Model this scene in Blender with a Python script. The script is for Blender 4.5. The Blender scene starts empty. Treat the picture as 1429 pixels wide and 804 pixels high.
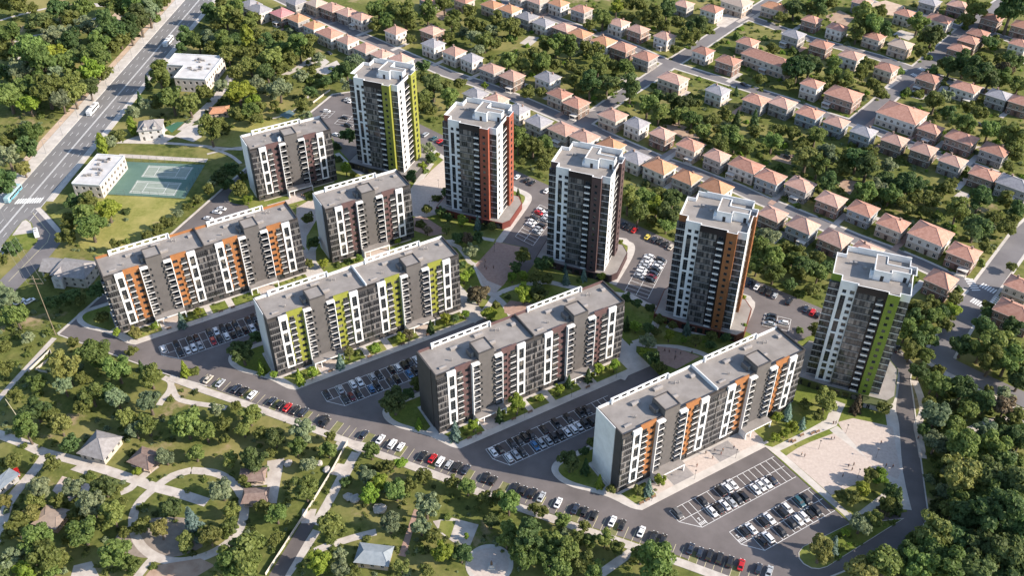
import bpy, bmesh, math, random
import numpy as np
from mathutils import Vector, Matrix
from mathutils.geometry import tessellate_polygon
R = math.radians
random.seed(7)
rng = np.random.default_rng(11)
SC = bpy.context.scene
COL = SC.collection

# ---------------------------------------------------------------- camera, world, sun, exposure
PW, PH = 1429.0, 804.0
F, PITCH, HC = 1353.96, 38.768, 254.537
cam_d = bpy.data.cameras.new('camera'); cam = bpy.data.objects.new('camera', cam_d); COL.objects.link(cam)
cam_d.sensor_fit = 'HORIZONTAL'; cam_d.sensor_width = 36.0; cam_d.lens = 36.0*F/PW
cam_d.clip_start = 1.0; cam_d.clip_end = 5000.0
cam.location = (0, 0, HC); cam.rotation_euler = (R(90-PITCH), 0, 0)
SC.camera = cam
SUN_AZ, SUN_EL = -14.0, 29.5           # direction towards the sun, degrees from +x, and elevation
world = bpy.data.worlds.new('World'); SC.world = world; world.use_nodes = True
nt = world.node_tree; nt.nodes.clear()
sky = nt.nodes.new('ShaderNodeTexSky'); sky.sky_type = 'NISHITA'; sky.sun_disc = False
sky.sun_elevation = R(SUN_EL); sky.sun_rotation = R(90-SUN_AZ); sky.air_density = 1.0; sky.dust_density = 0.6
bg = nt.nodes.new('ShaderNodeBackground'); bg.inputs['Strength'].default_value = 0.15
out = nt.nodes.new('ShaderNodeOutputWorld')
nt.links.new(sky.outputs[0], bg.inputs[0]); nt.links.new(bg.outputs[0], out.inputs[0])
sun_d = bpy.data.lights.new('sun', 'SUN'); sun_d.energy = 5.0; sun_d.angle = R(0.5); sun_d.color = (1.0, 0.885, 0.76)
sun = bpy.data.objects.new('sun', sun_d); COL.objects.link(sun)
sd = Vector((math.cos(R(SUN_AZ))*math.cos(R(SUN_EL)), math.sin(R(SUN_AZ))*math.cos(R(SUN_EL)), math.sin(R(SUN_EL))))
sun.rotation_euler = sd.to_track_quat('Z', 'Y').to_euler()
SC.view_settings.view_transform = 'Standard'; SC.view_settings.look = 'None'
SC.view_settings.exposure = 0.85; SC.view_settings.gamma = 1.0; SC.view_settings.use_curve_mapping = False
SC.render.engine = 'CYCLES'
SC.cycles.max_bounces = 6; SC.cycles.diffuse_bounces = 3; SC.cycles.glossy_bounces = 2; SC.cycles.transmission_bounces = 2
SC.cycles.use_denoising = True

# a survey map: reads a spot of the photograph as a point of the flat ground (or of a level z)
_cp, _sp = math.cos(R(PITCH)), math.sin(R(PITCH))
def G(px, py, z=0.0):
    dx = (px-PW/2)/F; dy = (PH/2-py)/F
    d = Vector((dx, _cp+dy*_sp, -_sp+dy*_cp))
    t = (z-HC)/d.z
    return Vector((d.x*t, d.y*t, z))
def px_size(p):                       # metres per photo pixel at a ground point
    return (Vector(p)-Vector((0, 0, HC))).length/F
def crop(org, s=5.496):
    return lambda x, y: (org[0]+x/s, org[1]+y/s)

# ---------------------------------------------------------------- materials
MATS = {}
def M(name, rgb, rough=0.8, var=0.0, scale=1.0, rgb2=None, metal=0.0, spec=None, objvar=0.0, detail=4.0, bump=0.0, lo=0.35, hi=0.65):
    if name in MATS: return MATS[name]
    m = bpy.data.materials.new(name); m.use_nodes = True
    t = m.node_tree; b = t.nodes['Principled BSDF']; L = t.links.new
    b.inputs['Roughness'].default_value = rough; b.inputs['Metallic'].default_value = metal
    if spec is not None: b.inputs['Specular IOR Level'].default_value = spec
    c4 = (*rgb, 1)
    if not (var or rgb2 or objvar):
        b.inputs['Base Color'].default_value = c4
    else:
        geo = t.nodes.new('ShaderNodeNewGeometry')
        src = None
        if var or rgb2:
            n = t.nodes.new('ShaderNodeTexNoise'); n.inputs['Scale'].default_value = scale; n.inputs['Detail'].default_value = detail
            n.inputs['Roughness'].default_value = 0.62
            L(geo.outputs['Position'], n.inputs['Vector'])
            r = t.nodes.new('ShaderNodeValToRGB')
            r.color_ramp.elements[0].position = lo; r.color_ramp.elements[1].position = hi
            if rgb2: a, c = rgb, rgb2
            else: a = tuple(x*(1-var) for x in rgb); c = tuple(x*(1+var) for x in rgb)
            r.color_ramp.elements[0].color = (*a, 1); r.color_ramp.elements[1].color = (*c, 1)
            L(n.outputs['Fac'], r.inputs['Fac']); src = r.outputs['Color']
            if bump:
                bp = t.nodes.new('ShaderNodeBump'); bp.inputs['Strength'].default_value = bump; bp.inputs['Distance'].default_value = 0.3
                L(n.outputs['Fac'], bp.inputs['Height']); L(bp.outputs['Normal'], b.inputs['Normal'])
        if objvar:
            oi = t.nodes.new('ShaderNodeObjectInfo')
            mr = t.nodes.new('ShaderNodeMapRange'); mr.inputs['To Min'].default_value = 1-objvar; mr.inputs['To Max'].default_value = 1+objvar
            L(oi.outputs['Random'], mr.inputs['Value'])
            mx = t.nodes.new('ShaderNodeMix'); mx.data_type = 'RGBA'; mx.blend_type = 'MULTIPLY'; mx.inputs['Factor'].default_value = 1
            if src: L(src, mx.inputs['A'])
            else: mx.inputs['A'].default_value = c4
            L(mr.outputs['Result'], mx.inputs['B']); src = mx.outputs['Result']
        L(src, b.inputs['Base Color'])
    MATS[name] = m
    return m

def glass_mat(name, dark, pale, frac, rough=0.06, pane=None):
    """window glass: dark, with a drawn curtain behind some panes"""
    m = bpy.data.materials.new(name); m.use_nodes = True
    t = m.node_tree; b = t.nodes['Principled BSDF']; L = t.links.new
    b.inputs['Roughness'].default_value = rough; b.inputs['Specular IOR Level'].default_value = 0.6
    wn = t.nodes.new('ShaderNodeTexWhiteNoise'); wn.noise_dimensions = '4D'
    oi = t.nodes.new('ShaderNodeObjectInfo'); L(oi.outputs['Random'], wn.inputs['W'])
    if pane:
        tc = t.nodes.new('ShaderNodeTexCoord'); mu = t.nodes.new('ShaderNodeVectorMath'); mu.operation = 'MULTIPLY'; mu.inputs[1].default_value = (1/pane, 0, 0)
        fl = t.nodes.new('ShaderNodeVectorMath'); fl.operation = 'FLOOR'; L(tc.outputs['Object'], mu.inputs[0]); L(mu.outputs[0], fl.inputs[0]); L(fl.outputs[0], wn.inputs['Vector'])
    else:
        geo = t.nodes.new('ShaderNodeNewGeometry'); v = t.nodes.new('ShaderNodeTexVoronoi'); v.inputs['Scale'].default_value = 0.55
        L(geo.outputs['Position'], v.inputs['Vector']); L(v.outputs['Color'], wn.inputs['Vector'])
    r = t.nodes.new('ShaderNodeValToRGB'); e = r.color_ramp.elements
    e[0].position = 0.0; e[0].color = (*dark, 1); e[1].position = 1.0; e[1].color = (*pale, 1)
    k = r.color_ramp.elements.new(1-frac); k.color = (*[d*1.6 for d in dark], 1)
    L(wn.outputs['Value'], r.inputs['Fac']); L(r.outputs['Color'], b.inputs['Base Color'])
    MATS[name] = m
    return m

def foliage_mat(name, c1, c2, c3, sc=1.3):
    m = bpy.data.materials.new(name); m.use_nodes = True
    t = m.node_tree; b = t.nodes['Principled BSDF']; L = t.links.new
    b.inputs['Roughness'].default_value = 0.62; b.inputs['Specular IOR Level'].default_value = 0.25
    geo = t.nodes.new('ShaderNodeNewGeometry'); n = t.nodes.new('ShaderNodeTexNoise'); n.inputs['Scale'].default_value = sc; n.inputs['Detail'].default_value = 5; n.inputs['Roughness'].default_value = 0.75
    L(geo.outputs['Position'], n.inputs['Vector'])
    r = t.nodes.new('ShaderNodeValToRGB'); e = r.color_ramp.elements
    e[0].position = 0.36; e[0].color = (*c1, 1); e[1].position = 0.66; e[1].color = (*c3, 1)
    k = e.new(0.52); k.color = (*c2, 1)
    L(n.outputs['Fac'], r.inputs['Fac'])
    oi = t.nodes.new('ShaderNodeObjectInfo'); hs = t.nodes.new('ShaderNodeHueSaturation')
    a = t.nodes.new('ShaderNodeMapRange'); a.inputs['To Min'].default_value = 0.47; a.inputs['To Max'].default_value = 0.525
    L(oi.outputs['Random'], a.inputs['Value']); L(a.outputs['Result'], hs.inputs['Hue'])
    fr = t.nodes.new('ShaderNodeMath'); fr.operation = 'MULTIPLY'; fr.inputs[1].default_value = 7.31
    fr2 = t.nodes.new('ShaderNodeMath'); fr2.operation = 'FRACT'
    L(oi.outputs['Random'], fr.inputs[0]); L(fr.outputs[0], fr2.inputs[0])
    a2 = t.nodes.new('ShaderNodeMapRange'); a2.inputs['To Min'].default_value = 0.75; a2.inputs['To Max'].default_value = 1.25
    L(fr2.outputs[0], a2.inputs['Value']); L(a2.outputs['Result'], hs.inputs['Value'])
    L(r.outputs['Color'], hs.inputs['Color']); L(hs.outputs['Color'], b.inputs['Base Color'])
    tr = t.nodes.new('ShaderNodeBsdfTranslucent'); L(hs.outputs['Color'], tr.inputs['Color'])
    mix = t.nodes.new('ShaderNodeMixShader'); mix.inputs[0].default_value = 0.45
    L(b.outputs[0], mix.inputs[1]); L(tr.outputs[0], mix.inputs[2]); L(mix.outputs[0], t.nodes['Material Output'].inputs['Surface'])
    MATS[name] = m
    return m

def ground_mat(name, g1, g2, dry, soil, sc, soil_amt):
    """grass with drier and bare patches"""
    m = bpy.data.materials.new(name); m.use_nodes = True
    t = m.node_tree; b = t.nodes['Principled BSDF']; L = t.links.new
    b.inputs['Roughness'].default_value = 0.95; b.inputs['Specular IOR Level'].default_value = 0.1
    geo = t.nodes.new('ShaderNodeNewGeometry')
    def noise(s, d, ro=0.6):
        n = t.nodes.new('ShaderNodeTexNoise'); n.inputs['Scale'].default_value = s; n.inputs['Detail'].default_value = d; n.inputs['Roughness'].default_value = ro
        L(geo.outputs['Position'], n.inputs['Vector']); return n
    def ramp(n, p0, p1, c0, c1):
        r = t.nodes.new('ShaderNodeValToRGB'); e = r.color_ramp.elements
        e[0].position = p0; e[1].position = p1; e[0].color = (*c0, 1); e[1].color = (*c1, 1); L(n.outputs['Fac'], r.inputs['Fac']); return r
    def mix(f, A, B):
        x = t.nodes.new('ShaderNodeMix'); x.data_type = 'RGBA'; L(f, x.inputs['Factor']); L(A, x.inputs['A'])
        if isinstance(B, tuple): x.inputs['B'].default_value = (*B, 1)
        else: L(B, x.inputs['B'])
        return x.outputs['Result']
    base = ramp(noise(sc*14, 5, 0.7), 0.32, 0.68, g1, g2).outputs['Color']
    f1 = ramp(noise(sc, 6, 0.65), 0.47, 0.66, (0, 0, 0), (1, 1, 1)).outputs['Color']
    c = mix(f1, base, dry)
    n3 = noise(sc*1.7, 7, 0.68); mp = t.nodes.new('ShaderNodeVectorMath'); mp.operation = 'ADD'; mp.inputs[1].default_value = (91, 33, 5)
    L(geo.outputs['Position'], mp.inputs[0]); L(mp.outputs[0], n3.inputs['Vector'])
    f2 = ramp(n3, 0.70-soil_amt, 0.80-soil_amt, (0, 0, 0), (1, 1, 1)).outputs['Color']
    c = mix(f2, c, soil)
    L(c, b.inputs['Base Color'])
    MATS[name] = m
    return m

# ---------------------------------------------------------------- mesh builder
class MB:
    def __init__(s): s.v = []; s.f = []; s.mi = []; s.n = 0
    def add(s, verts, faces, mi=0):
        n = len(s.v); s.v += [tuple(map(float, q)) for q in verts]
        s.f += [tuple(i+n for i in f) for f in faces]; s.mi += [mi]*len(faces)
        return s
    def quad(s, a, b, c, d, mi=0): return s.add([a, b, c, d], [(0, 1, 2, 3)], mi)
    def box(s, x0, x1, y0, y1, z0, z1, mi=0, top=None):
        v = [(x0,y0,z0),(x1,y0,z0),(x1,y1,z0),(x0,y1,z0),(x0,y0,z1),(x1,y0,z1),(x1,y1,z1),(x0,y1,z1)]
        s.add(v, [(0,3,2,1),(0,1,5,4),(1,2,6,5),(2,3,7,6),(3,0,4,7)], mi)
        s.add([v[4],v[5],v[6],v[7]], [(0,1,2,3)], mi if top is None else top)
        return s
    def prism(s, pts, z0, z1, mi=0, side=None):
        pts = [(float(p[0]), float(p[1])) for p in pts]
        area = sum(pts[i][0]*pts[(i+1)%len(pts)][1]-pts[(i+1)%len(pts)][0]*pts[i][1] for i in range(len(pts)))
        if area < 0: pts = pts[::-1]
        tri = tessellate_polygon([[Vector((x, y, 0)) for x, y in pts]])
        vv = [(x, y, z1) for x, y in pts]; ff = []
        for t in tri:
            a, b, c = [Vector((*pts[i], 0)) for i in t]
            ff.append(t if (b-a).cross(c-a).z > 0 else t[::-1])
        s.add(vv, ff, mi)
        if z1 > z0:
            n = len(pts)
            s.add([(x, y, z0) for x, y in pts]+vv, [(i, (i+1)%n, n+(i+1)%n, n+i) for i in range(n)], mi if side is None else side)
        return s
    def tube(s, p0, p1, r0, r1, n=8, mi=0, cap=True):
        p0, p1 = Vector(p0), Vector(p1); d = (p1-p0).normalized()
        a = d.orthogonal().normalized(); b = d.cross(a); v = []
        for p, r in ((p0, r0), (p1, r1)):
            for k in range(n):
                t = 2*math.pi*k/n; v.append(p+a*r*math.cos(t)+b*r*math.sin(t))
        f = [(k, (k+1)%n, n+(k+1)%n, n+k) for k in range(n)]
        if cap: f += [tuple(range(n))[::-1], tuple(range(n, 2*n))]
        return s.add(v, f, mi)
    def bar(s, a, b, w, z0, z1, mi=0):               # a box along the ground line a-b
        a, b = Vector((a[0], a[1])), Vector((b[0], b[1])); d = (b-a).normalized(); n = Vector((-d.y, d.x))*w/2
        return s.prism([a-n, b-n, b+n, a+n], z0, z1, mi)
    def facade(s, O, U, N, W, z0, z1, holes, depth=0.3, mi=0, rmi=None):
        """wall from point O along U, outward normal N, with real openings (u0,u1,z0,z1) and their reveals"""
        O, U, N = Vector(O), Vector(U), Vector(N); rmi = mi if rmi is None else rmi
        us = sorted({0, W, *[h[0] for h in holes], *[h[1] for h in holes]}); zs = sorted({z0, z1, *[h[2] for h in holes], *[h[3] for h in holes]})
        P = lambda u, z, d=0: O+U*u+Vector((0, 0, z))-N*d
        flip = U.cross(Vector((0, 0, 1))).dot(N) < 0
        def q(a, b, c, d, m): s.quad(*((d, c, b, a) if flip else (a, b, c, d)), m)
        for za, zb in zip(zs, zs[1:]):
            run = None
            for ua, ub in zip(us, us[1:]):
                um, zm = (ua+ub)/2, (za+zb)/2
                inh = any(h[0] < um < h[1] and h[2] < zm < h[3] for h in holes)
                if not inh: run = (run[0], ub) if run else (ua, ub)
                if (inh or ub == us[-1]) and run:
                    q(P(run[0], za), P(run[1], za), P(run[1], zb), P(run[0], zb), mi); run = None
        for a, b, c, d in holes:
            q(P(a, c), P(a, c, depth), P(a, d, depth), P(a, d), rmi); q(P(b, c, depth), P(b, c), P(b, d), P(b, d, depth), rmi)
            q(P(a, c), P(b, c), P(b, c, depth), P(a, c, depth), rmi); q(P(a, d, depth), P(b, d, depth), P(b, d), P(a, d), rmi)
        return s
    def mesh(s, name, mats):
        me = bpy.data.meshes.new(name); me.from_pydata(s.v, [], s.f)
        for m in (mats if isinstance(mats, (list, tuple)) else [mats]): me.materials.append(m)
        if len(me.materials) > 1: me.polygons.foreach_set('material_index', s.mi)
        me.update(); return me
    def build(s, name, mats, parent=None, kind=None, label=None, cat=None, group=None, smooth=False):
        o = link(name, s.mesh(name, mats), parent)
        if smooth: o.data.polygons.foreach_set('use_smooth', [True]*len(o.data.polygons))
        tag(o, label, cat, group, kind); return o

def link(name, data, parent=None, loc=None, rz=0.0, scale=None):
    o = bpy.data.objects.new(name, data); COL.objects.link(o)
    if parent is not None: o.parent = parent
    if loc is not None: o.location = loc
    if rz: o.rotation_euler = (0, 0, rz)
    if scale is not None: o.scale = scale
    return o
def tag(o, label=None, cat=None, group=None, kind=None):
    if label: o['label'] = label
    if cat: o['category'] = cat
    if group: o['group'] = group
    if kind: o['kind'] = kind
    return o
def thing(name, label, cat, loc, rz=0.0, group=None):
    o = link(name, None, None, loc, rz); o.empty_display_size = 0.5
    return tag(o, label, cat, group)
def copy_tree(o, parent=None):
    c = o.copy(); COL.objects.link(c); c.parent = parent
    for ch in o.children: copy_tree(ch, c)
    return c
def ordn(i): return ['', 'first', 'second', 'third', 'fourth', 'fifth', 'sixth', 'seventh', 'eighth', 'ninth', 'tenth', 'eleventh', 'twelfth'][i] if i < 13 else f"{i}{'th' if 10 <= i % 100 <= 20 else {1:'st',2:'nd',3:'rd'}.get(i % 10, 'th')}"

# palette (linear)
WHITE = M('white_render', (0.68, 0.68, 0.67), 0.7, var=0.09, scale=0.3, detail=7)
DARK = M('charcoal_cladding', (0.052, 0.047, 0.046), 0.7, var=0.12, scale=0.4)
GREYWALL = M('grey_brown_render', (0.10, 0.092, 0.088), 0.8, var=0.1, scale=0.3)
BLACKP = M('black_panel', (0.022, 0.017, 0.019), 0.45, var=0.15, scale=0.5)
ORANGE = M('orange_cladding', (0.295, 0.122, 0.042), 0.65, var=0.1, scale=0.5)
LIME = M('lime_cladding', (0.215, 0.225, 0.034), 0.65, var=0.08, scale=0.5)
PLUM = M('plum_cladding', (0.105, 0.06, 0.058), 0.65, var=0.1, scale=0.5)
REDB = M('brick_red_cladding', (0.265, 0.073, 0.042), 0.65, var=0.1, scale=0.5)
PLUMD = M('dark_plum_cladding', (0.075, 0.045, 0.045), 0.6, var=0.1, scale=0.5)
BROWN = M('russet_cladding', (0.25, 0.095, 0.033), 0.65, var=0.1, scale=0.5)
GREEN = M('green_cladding', (0.155, 0.21, 0.022), 0.65, var=0.1, scale=0.5)
DECK = M('roof_felt', (0.205, 0.185, 0.168), 0.9, rgb2=(0.27, 0.247, 0.227), scale=0.22, detail=6)
VENT = M('vent_metal', (0.27, 0.25, 0.235), 0.6, var=0.15, scale=1.0)
RAIL = M('dark_rail_glass', (0.062, 0.062, 0.063), 0.15, spec=0.5)
FRAME = M('window_frame', (0.10, 0.10, 0.10), 0.5)
GLASS = glass_mat('window_glass', (0.012, 0.015, 0.018), (0.20, 0.18, 0.15), 0.22)
GLASS2 = glass_mat('curtain_wall_glass', (0.035, 0.034, 0.034), (0.27, 0.238, 0.215), 0.5, pane=.914)
STEEL = M('galvanised_steel', (0.35, 0.36, 0.37), 0.45, metal=0.6)
ASPH = M('asphalt', (0.106, 0.093, 0.090), 0.92, rgb2=(0.154, 0.136, 0.132), scale=0.075, detail=8)
ASPH_L = M('worn_asphalt', (0.15, 0.145, 0.142), 0.92, rgb2=(0.195, 0.188, 0.184), scale=0.06, detail=8)
ASPH_S = M('street_asphalt', (0.135, 0.125, 0.128), 0.92, rgb2=(0.185, 0.173, 0.172), scale=0.07, detail=8)
LOT = M('dark_stall_asphalt', (0.088, 0.075, 0.072), 0.92, rgb2=(0.112, 0.097, 0.093), scale=0.12, detail=8)
KERB = M('pale_concrete', (0.42, 0.385, 0.345), 0.9, rgb2=(0.54, 0.50, 0.455), scale=0.25, detail=6)
PATH = M('path_paving', (0.38, 0.335, 0.295), 0.9, rgb2=(0.52, 0.475, 0.425), scale=0.3, detail=6)
PAVE = M('plaza_pink_paving', (0.415, 0.345, 0.30), 0.9, rgb2=(0.525, 0.45, 0.395), scale=1.1, detail=6, lo=0.3, hi=0.7)
BRICKP = M('brick_paving', (0.29, 0.185, 0.145), 0.9, rgb2=(0.40, 0.27, 0.215), scale=0.8, detail=6, lo=0.3, hi=0.7)
GREYP = M('grey_paving', (0.26, 0.24, 0.23), 0.9, var=0.1, scale=1.0)
LINE = M('road_paint', (0.72, 0.72, 0.70), 0.8, var=0.12, scale=0.5)
YLINE = M('yellow_road_paint', (0.56, 0.51, 0.32), 0.8, var=0.12, scale=0.5)
LAWN = ground_mat('lawn', (0.095, 0.125, 0.026), (0.165, 0.195, 0.042), (0.24, 0.235, 0.075), (0.22, 0.18, 0.09), 0.06, 0.02)
GRASS = ground_mat('rough_grass', (0.068, 0.084, 0.022), (0.15, 0.165, 0.045), (0.25, 0.22, 0.085), (0.32, 0.24, 0.15), 0.028, 0.11)
DRYG = ground_mat('dry_lawn', (0.17, 0.18, 0.045), (0.27, 0.26, 0.08), (0.34, 0.30, 0.11), (0.36, 0.28, 0.15), 0.05, 0.05)

# ---------------------------------------------------------------- ground, roads, paths
SL = {'A': (-154.739, 288.435, 30.49), 'B': (-87.814, 263.481, 30.51), 'C': (-25.628, 234.691, 30.52),
      'D': (34.618, 208.020, 30.9), 'E': (-118.968, 382.118, 28.9), 'F': (-77.511, 333.896, 29.65)}
def S(n, u, w, z=0.0):
    """point in the frame of a slab block: u along its front, w out from its front"""
    x, y, a = SL[n]; c, s = math.cos(R(a)), math.sin(R(a))
    return Vector((x+u*c+w*s, y+u*s-w*c, z))
GP = lambda pts: [G(*p) for p in pts]
SP = lambda n, pts: [S(n, *p) for p in pts]
def sheet(name, pts, z, mat, base=None, label=None):
    return MB().prism(pts, z if base is None else base, z).build(name, mat, kind='structure')
def offset_line(pts, d):
    pts = [Vector((p[0], p[1])) for p in pts]; res = []
    for i, p in enumerate(pts):
        a = (p-pts[i-1]).normalized() if i else None; b = (pts[i+1]-p).normalized() if i < len(pts)-1 else None
        a = a or b; b = b or a
        n = Vector((-a.y-b.y, a.x+b.x)); k = max(0.4, n.length/2); n.normalize()
        res.append(p+n*d/k)
    return res
def smooth_line(pts, n=4):
    pts = [Vector((p[0], p[1])) for p in pts]; res = []
    for i in range(len(pts)-1):
        p0, p1, p2, p3 = pts[max(i-1, 0)], pts[i], pts[i+1], pts[min(i+2, len(pts)-1)]
        for k in range(n):
            t = k/n
            res.append(0.5*((2*p1)+(p2-p0)*t+(2*p0-5*p1+4*p2-p3)*t*t+(3*p1-p0-3*p2+p3)*t**3))
    return res+[pts[-1]]
def band(mb, pts, w, z0, z1, mi=0, off=0.0):
    L, Rr = offset_line(pts, off+w/2), offset_line(pts, off-w/2)
    for i in range(len(pts)-1): mb.prism([Rr[i], Rr[i+1], L[i+1], L[i]], z0, z1, mi)
    return mb
def strip(name, pts, w, z, mat, base=None, off=0.0):
    return band(MB(), pts, w, z if base is None else base, z, 0, off).build(name, mat, kind='structure')
def dashes(mb, pts, off, w, dash, gap, z, mi=0):
    P = offset_line(pts, off)
    for a, b in zip(P, P[1:]):
        d = b-a; L = d.length; t = 0
        while t < L:
            e = min(L, t+dash); mb.bar(a+d*t/L, a+d*e/L, w, z, z, mi); t = e+gap
    return mb

MB().prism([(-1600, 60), (1600, 60), (1600, 2400), (-1600, 2400)], 0, 0).build('ground', GRASS, kind='structure')

# --- the boulevard at the upper left
bl0, bl1 = G(258, 0), G(0, 291); br0, br1 = G(296, 0), G(58, 289)
ext = lambda a, b, t: a+(b-a)*t
bl_a, br_a = ext(bl0, bl1, -0.5), ext(br0, br1, -0.5); bl_b, br_b = ext(bl0, bl1, 1.35), ext(br0, br1, 1.35)
sheet('boulevard', [bl_a, bl_b, br_b, br_a], 0.03, ASPH_L)
bc = [(bl_a+br_a)/2, (bl_b+br_b)/2]; bw = (bl_b-br_b).length
mk = MB()
dashes(mk, bc, 0, 0.22, 400, 1, 0.045); dashes(mk, bc, 0.5, 0.22, 400, 1, 0.045)
for k in (-0.34, -0.17, 0.17, 0.34): dashes(mk, bc, bw*k, 0.16, 3.5, 6.5, 0.045)
for k in (-0.475, 0.475): dashes(mk, bc, bw*k, 0.22, 400, 1, 0.045)
cw = [G(24+i*3.35, 281-i*0.15) for i in range(11)]
bd = (bl_a-bl_b).normalized()
for p in cw: mk.bar(p-bd*2.2, p+bd*2.2, 0.75, 0.047, 0.047)
mk.build('road_marking', LINE, kind='structure')
strip('pavement', [bl_a, bl_b], 6.5, 0.14, KERB, 0.0, off=-(3.4))
strip('path', [bl_a, bl_b], 3.5, 0.05, M('tan_paving', (0.42, 0.31, 0.22), 0.9, rgb2=(0.52, 0.40, 0.30), scale=0.2), off=-(8.6))
strip('pavement', [br_a, ext(br0, br1, 0.98)], 3.0, 0.14, KERB, 0.0, off=3.4/2)
# side road by the pitched-roof house
sr = GP([(58, 290), (87, 322), (84, 340), (66, 362), (36, 391), (8, 420), (-30, 455), (-75, 430), (0, 391), (30, 362), (53, 336), (44, 311), (36, 305)])
sheet('side_road', sr, 0.034, ASPH_S)
sheet('traffic_island', GP([(31, 309), (36, 306), (44, 311), (53, 335), (40, 349), (14, 345), (2, 344)]), 0.14, LAWN, 0.0)
sheet('traffic_island_paving', GP([(31, 309.5), (36, 307), (43, 312), (46, 325), (17, 329)]), 0.16, PATH, 0.1)
strip('pavement', GP([(56, 289), (72, 306), (88, 324)]), 2.2, 0.14, KERB, 0.0, off=-1.2)
mk = MB()
dashes(mk, GP([(46, 297), (70, 327), (66, 338), (48, 356), (12, 393)]), 0, 0.2, 300, 1, 0.05); mk.build('road_marking', YLINE, kind='structure')

# --- residential streets
streets = [('main_street', [(380, -8), (420, 11), (471, 35), (511, 53), (578, 82), (624, 102), (673, 118), (724, 138), (780, 162), (833, 184), (873, 202), (918, 222), (964, 238), (996, 251), (1031, 264), (1065, 280), (1105, 296), (1147, 313), (1193, 333), (1247, 353), (1285, 369), (1333, 391), (1375, 407)], 7.0),
           ('cross_street', [(833, 184), (811, 173), (869, 132), (902, 112), (936, 89), (982, 60), (1018, 36), (1060, 10), (1100, -14)], 8.0),
           ('upper_street', [(640, -28), (700, 0), (731, 11), (797, 34), (850, 52), (887, 67), (936, 89), (964, 98), (1000, 109), (1060, 128), (1109, 143), (1151, 160), (1191, 172), (1229, 185), (1271, 202), (1307, 215), (1353, 230), (1396, 245), (1470, 272)], 6.0),
           ('back_street', [(1042, 23), (1087, 39), (1127, 53), (1173, 65), (1224, 79), (1273, 96), (1327, 113), (1371, 126), (1470, 158)], 6.0),
           ('avenue', [(1420, -12), (1396, 5), (1351, 38), (1324, 62), (1285, 95), (1256, 118), (1227, 146), (1197, 171)], 9.0),
           ('top_street', [(1160, -18), (1224, 5), (1278, 19), (1335, 37), (1384, 47), (1470, 74)], 5.5),
           ('public_road', [(1500, 260), (1429, 328), (1376, 401), (1346, 440), (1313, 493)], 9.0),
           ('diagonal_road', [(1300, 492), (1330, 512), (1380, 536), (1429, 558), (1520, 600)], 8.5)]
k = 0
for nm, pts, w in streets:
    P = GP(pts)
    k += 1
    strip(nm, P, w, 0.03+0.004*k, ASPH_S)
    if nm not in ('diagonal_road',):
        for sd_ in (1, -1):
            strip('pavement', P, 1.3, 0.022+0.0015*k, KERB, off=sd_*(w/2+0.7))
    else: strip('pavement', P, 2.2, 0.028, PATH, off=-(w/2+1.6))
mk = MB()
for a, b, n, hor in (((1352, 390), (1362, 405), 6, 0), ((1370, 398), (1388, 407), 6, 0), ((1357, 419), (1373, 427), 6, 0), ((1386, 426), (1397, 416), 6, 0), ((1283, 95), (1290, 98), 4, 0), ((1273, 103), (1280, 106), 4, 0)):
    a, b = G(*a), G(*b); d = (b-a); u = d.normalized()
    w = 3.6 if a.y < 400 else 3.0
    n_ = Vector((-u.y, u.x, 0))
    for i in range(n):
        c = a+d*(i/(n-1)); mk.bar(c-n_*w/2, c+n_*w/2, 0.6, 0.075, 0.075)
mk.build('crosswalk_marking', LINE, kind='structure')

# --- the estate: asphalt, kerbed islands, lots
NWl = [(82, 467), (345.6, 234), (465, 132)]
estate = GP([(82, 467), (345.6, 234), (427, 163), (465, 132), (493, 128), (722, 239), (869, 305), (1042, 386), (1150, 432), (1252, 482), (1276, 509), (1271, 530), (1275, 560), (1282, 618), (1290, 680), (1297, 722), (1278, 752), (1251, 770), (1158, 806), (1118, 830), (1082, 832), (1006, 806), (955, 779), (710, 698), (519, 626), (480, 609), (289, 540), (235, 524)])
sheet('estate_road', estate, 0.05, ASPH)
strip('kerb', GP([(82, 467), (345.6, 234), (427, 163), (465, 132), (493, 128)]), 1.1, 0.17, KERB, 0.0, off=0.5)
strip('kerb', GP([(82, 467), (235, 523), (289, 539)]), 0.5, 0.17, KERB, 0.0, off=-0.2)
strip('kerb', GP([(1242, 479), (1274, 508), (1270.5, 530), (1275, 560), (1282, 618), (1290, 680), (1296, 722), (1277, 751), (1250, 769), (1158, 806)]), 0.45, 0.17, KERB, 0.0)
strip('pavement', GP([(236, 527), (290, 547), (350, 567), (480, 615), (519, 631), (620, 668), (710, 704), (800, 735), (955, 788), (1012, 809), (1080, 833)]), 3.0, 0.15, PATH, 0.0)

ISL = [(3, 9.9), (0.4, 7.2), (-3.2, 0), (-7.5, -5.5), (-11, -9.5), (-13, -13.5), (-13.6, -17), (-12.8, -20), (-10.5, -21.8), (-7.5, -22.2)]
def island(n, u1, pts=None):
    P = smooth_line(SP(n, (pts or ISL)), 3)
    P = P+SP(n, [(u1, -22.2), (u1, 9.9)])
    sheet('pavement_island', P, 0.15, KERB, 0.0)
    inner = smooth_line(SP(n, [(-3.5, -3.5), (-7.2, -8.2), (-9.7, -11.5), (-11.2, -15), (-11.2, -18), (-9.6, -19.6), (-7.5, -20)]), 3)+SP(n, [(u1-2, -20), (u1-2, -15.5), (4, -15.5), (-1, -15.5), (-1.2, -4.5)])
    sheet('lawn', inner, 0.19, LAWN, 0.1)
for n in 'ABC': island(n, 85)
island('D', 60)
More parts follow.
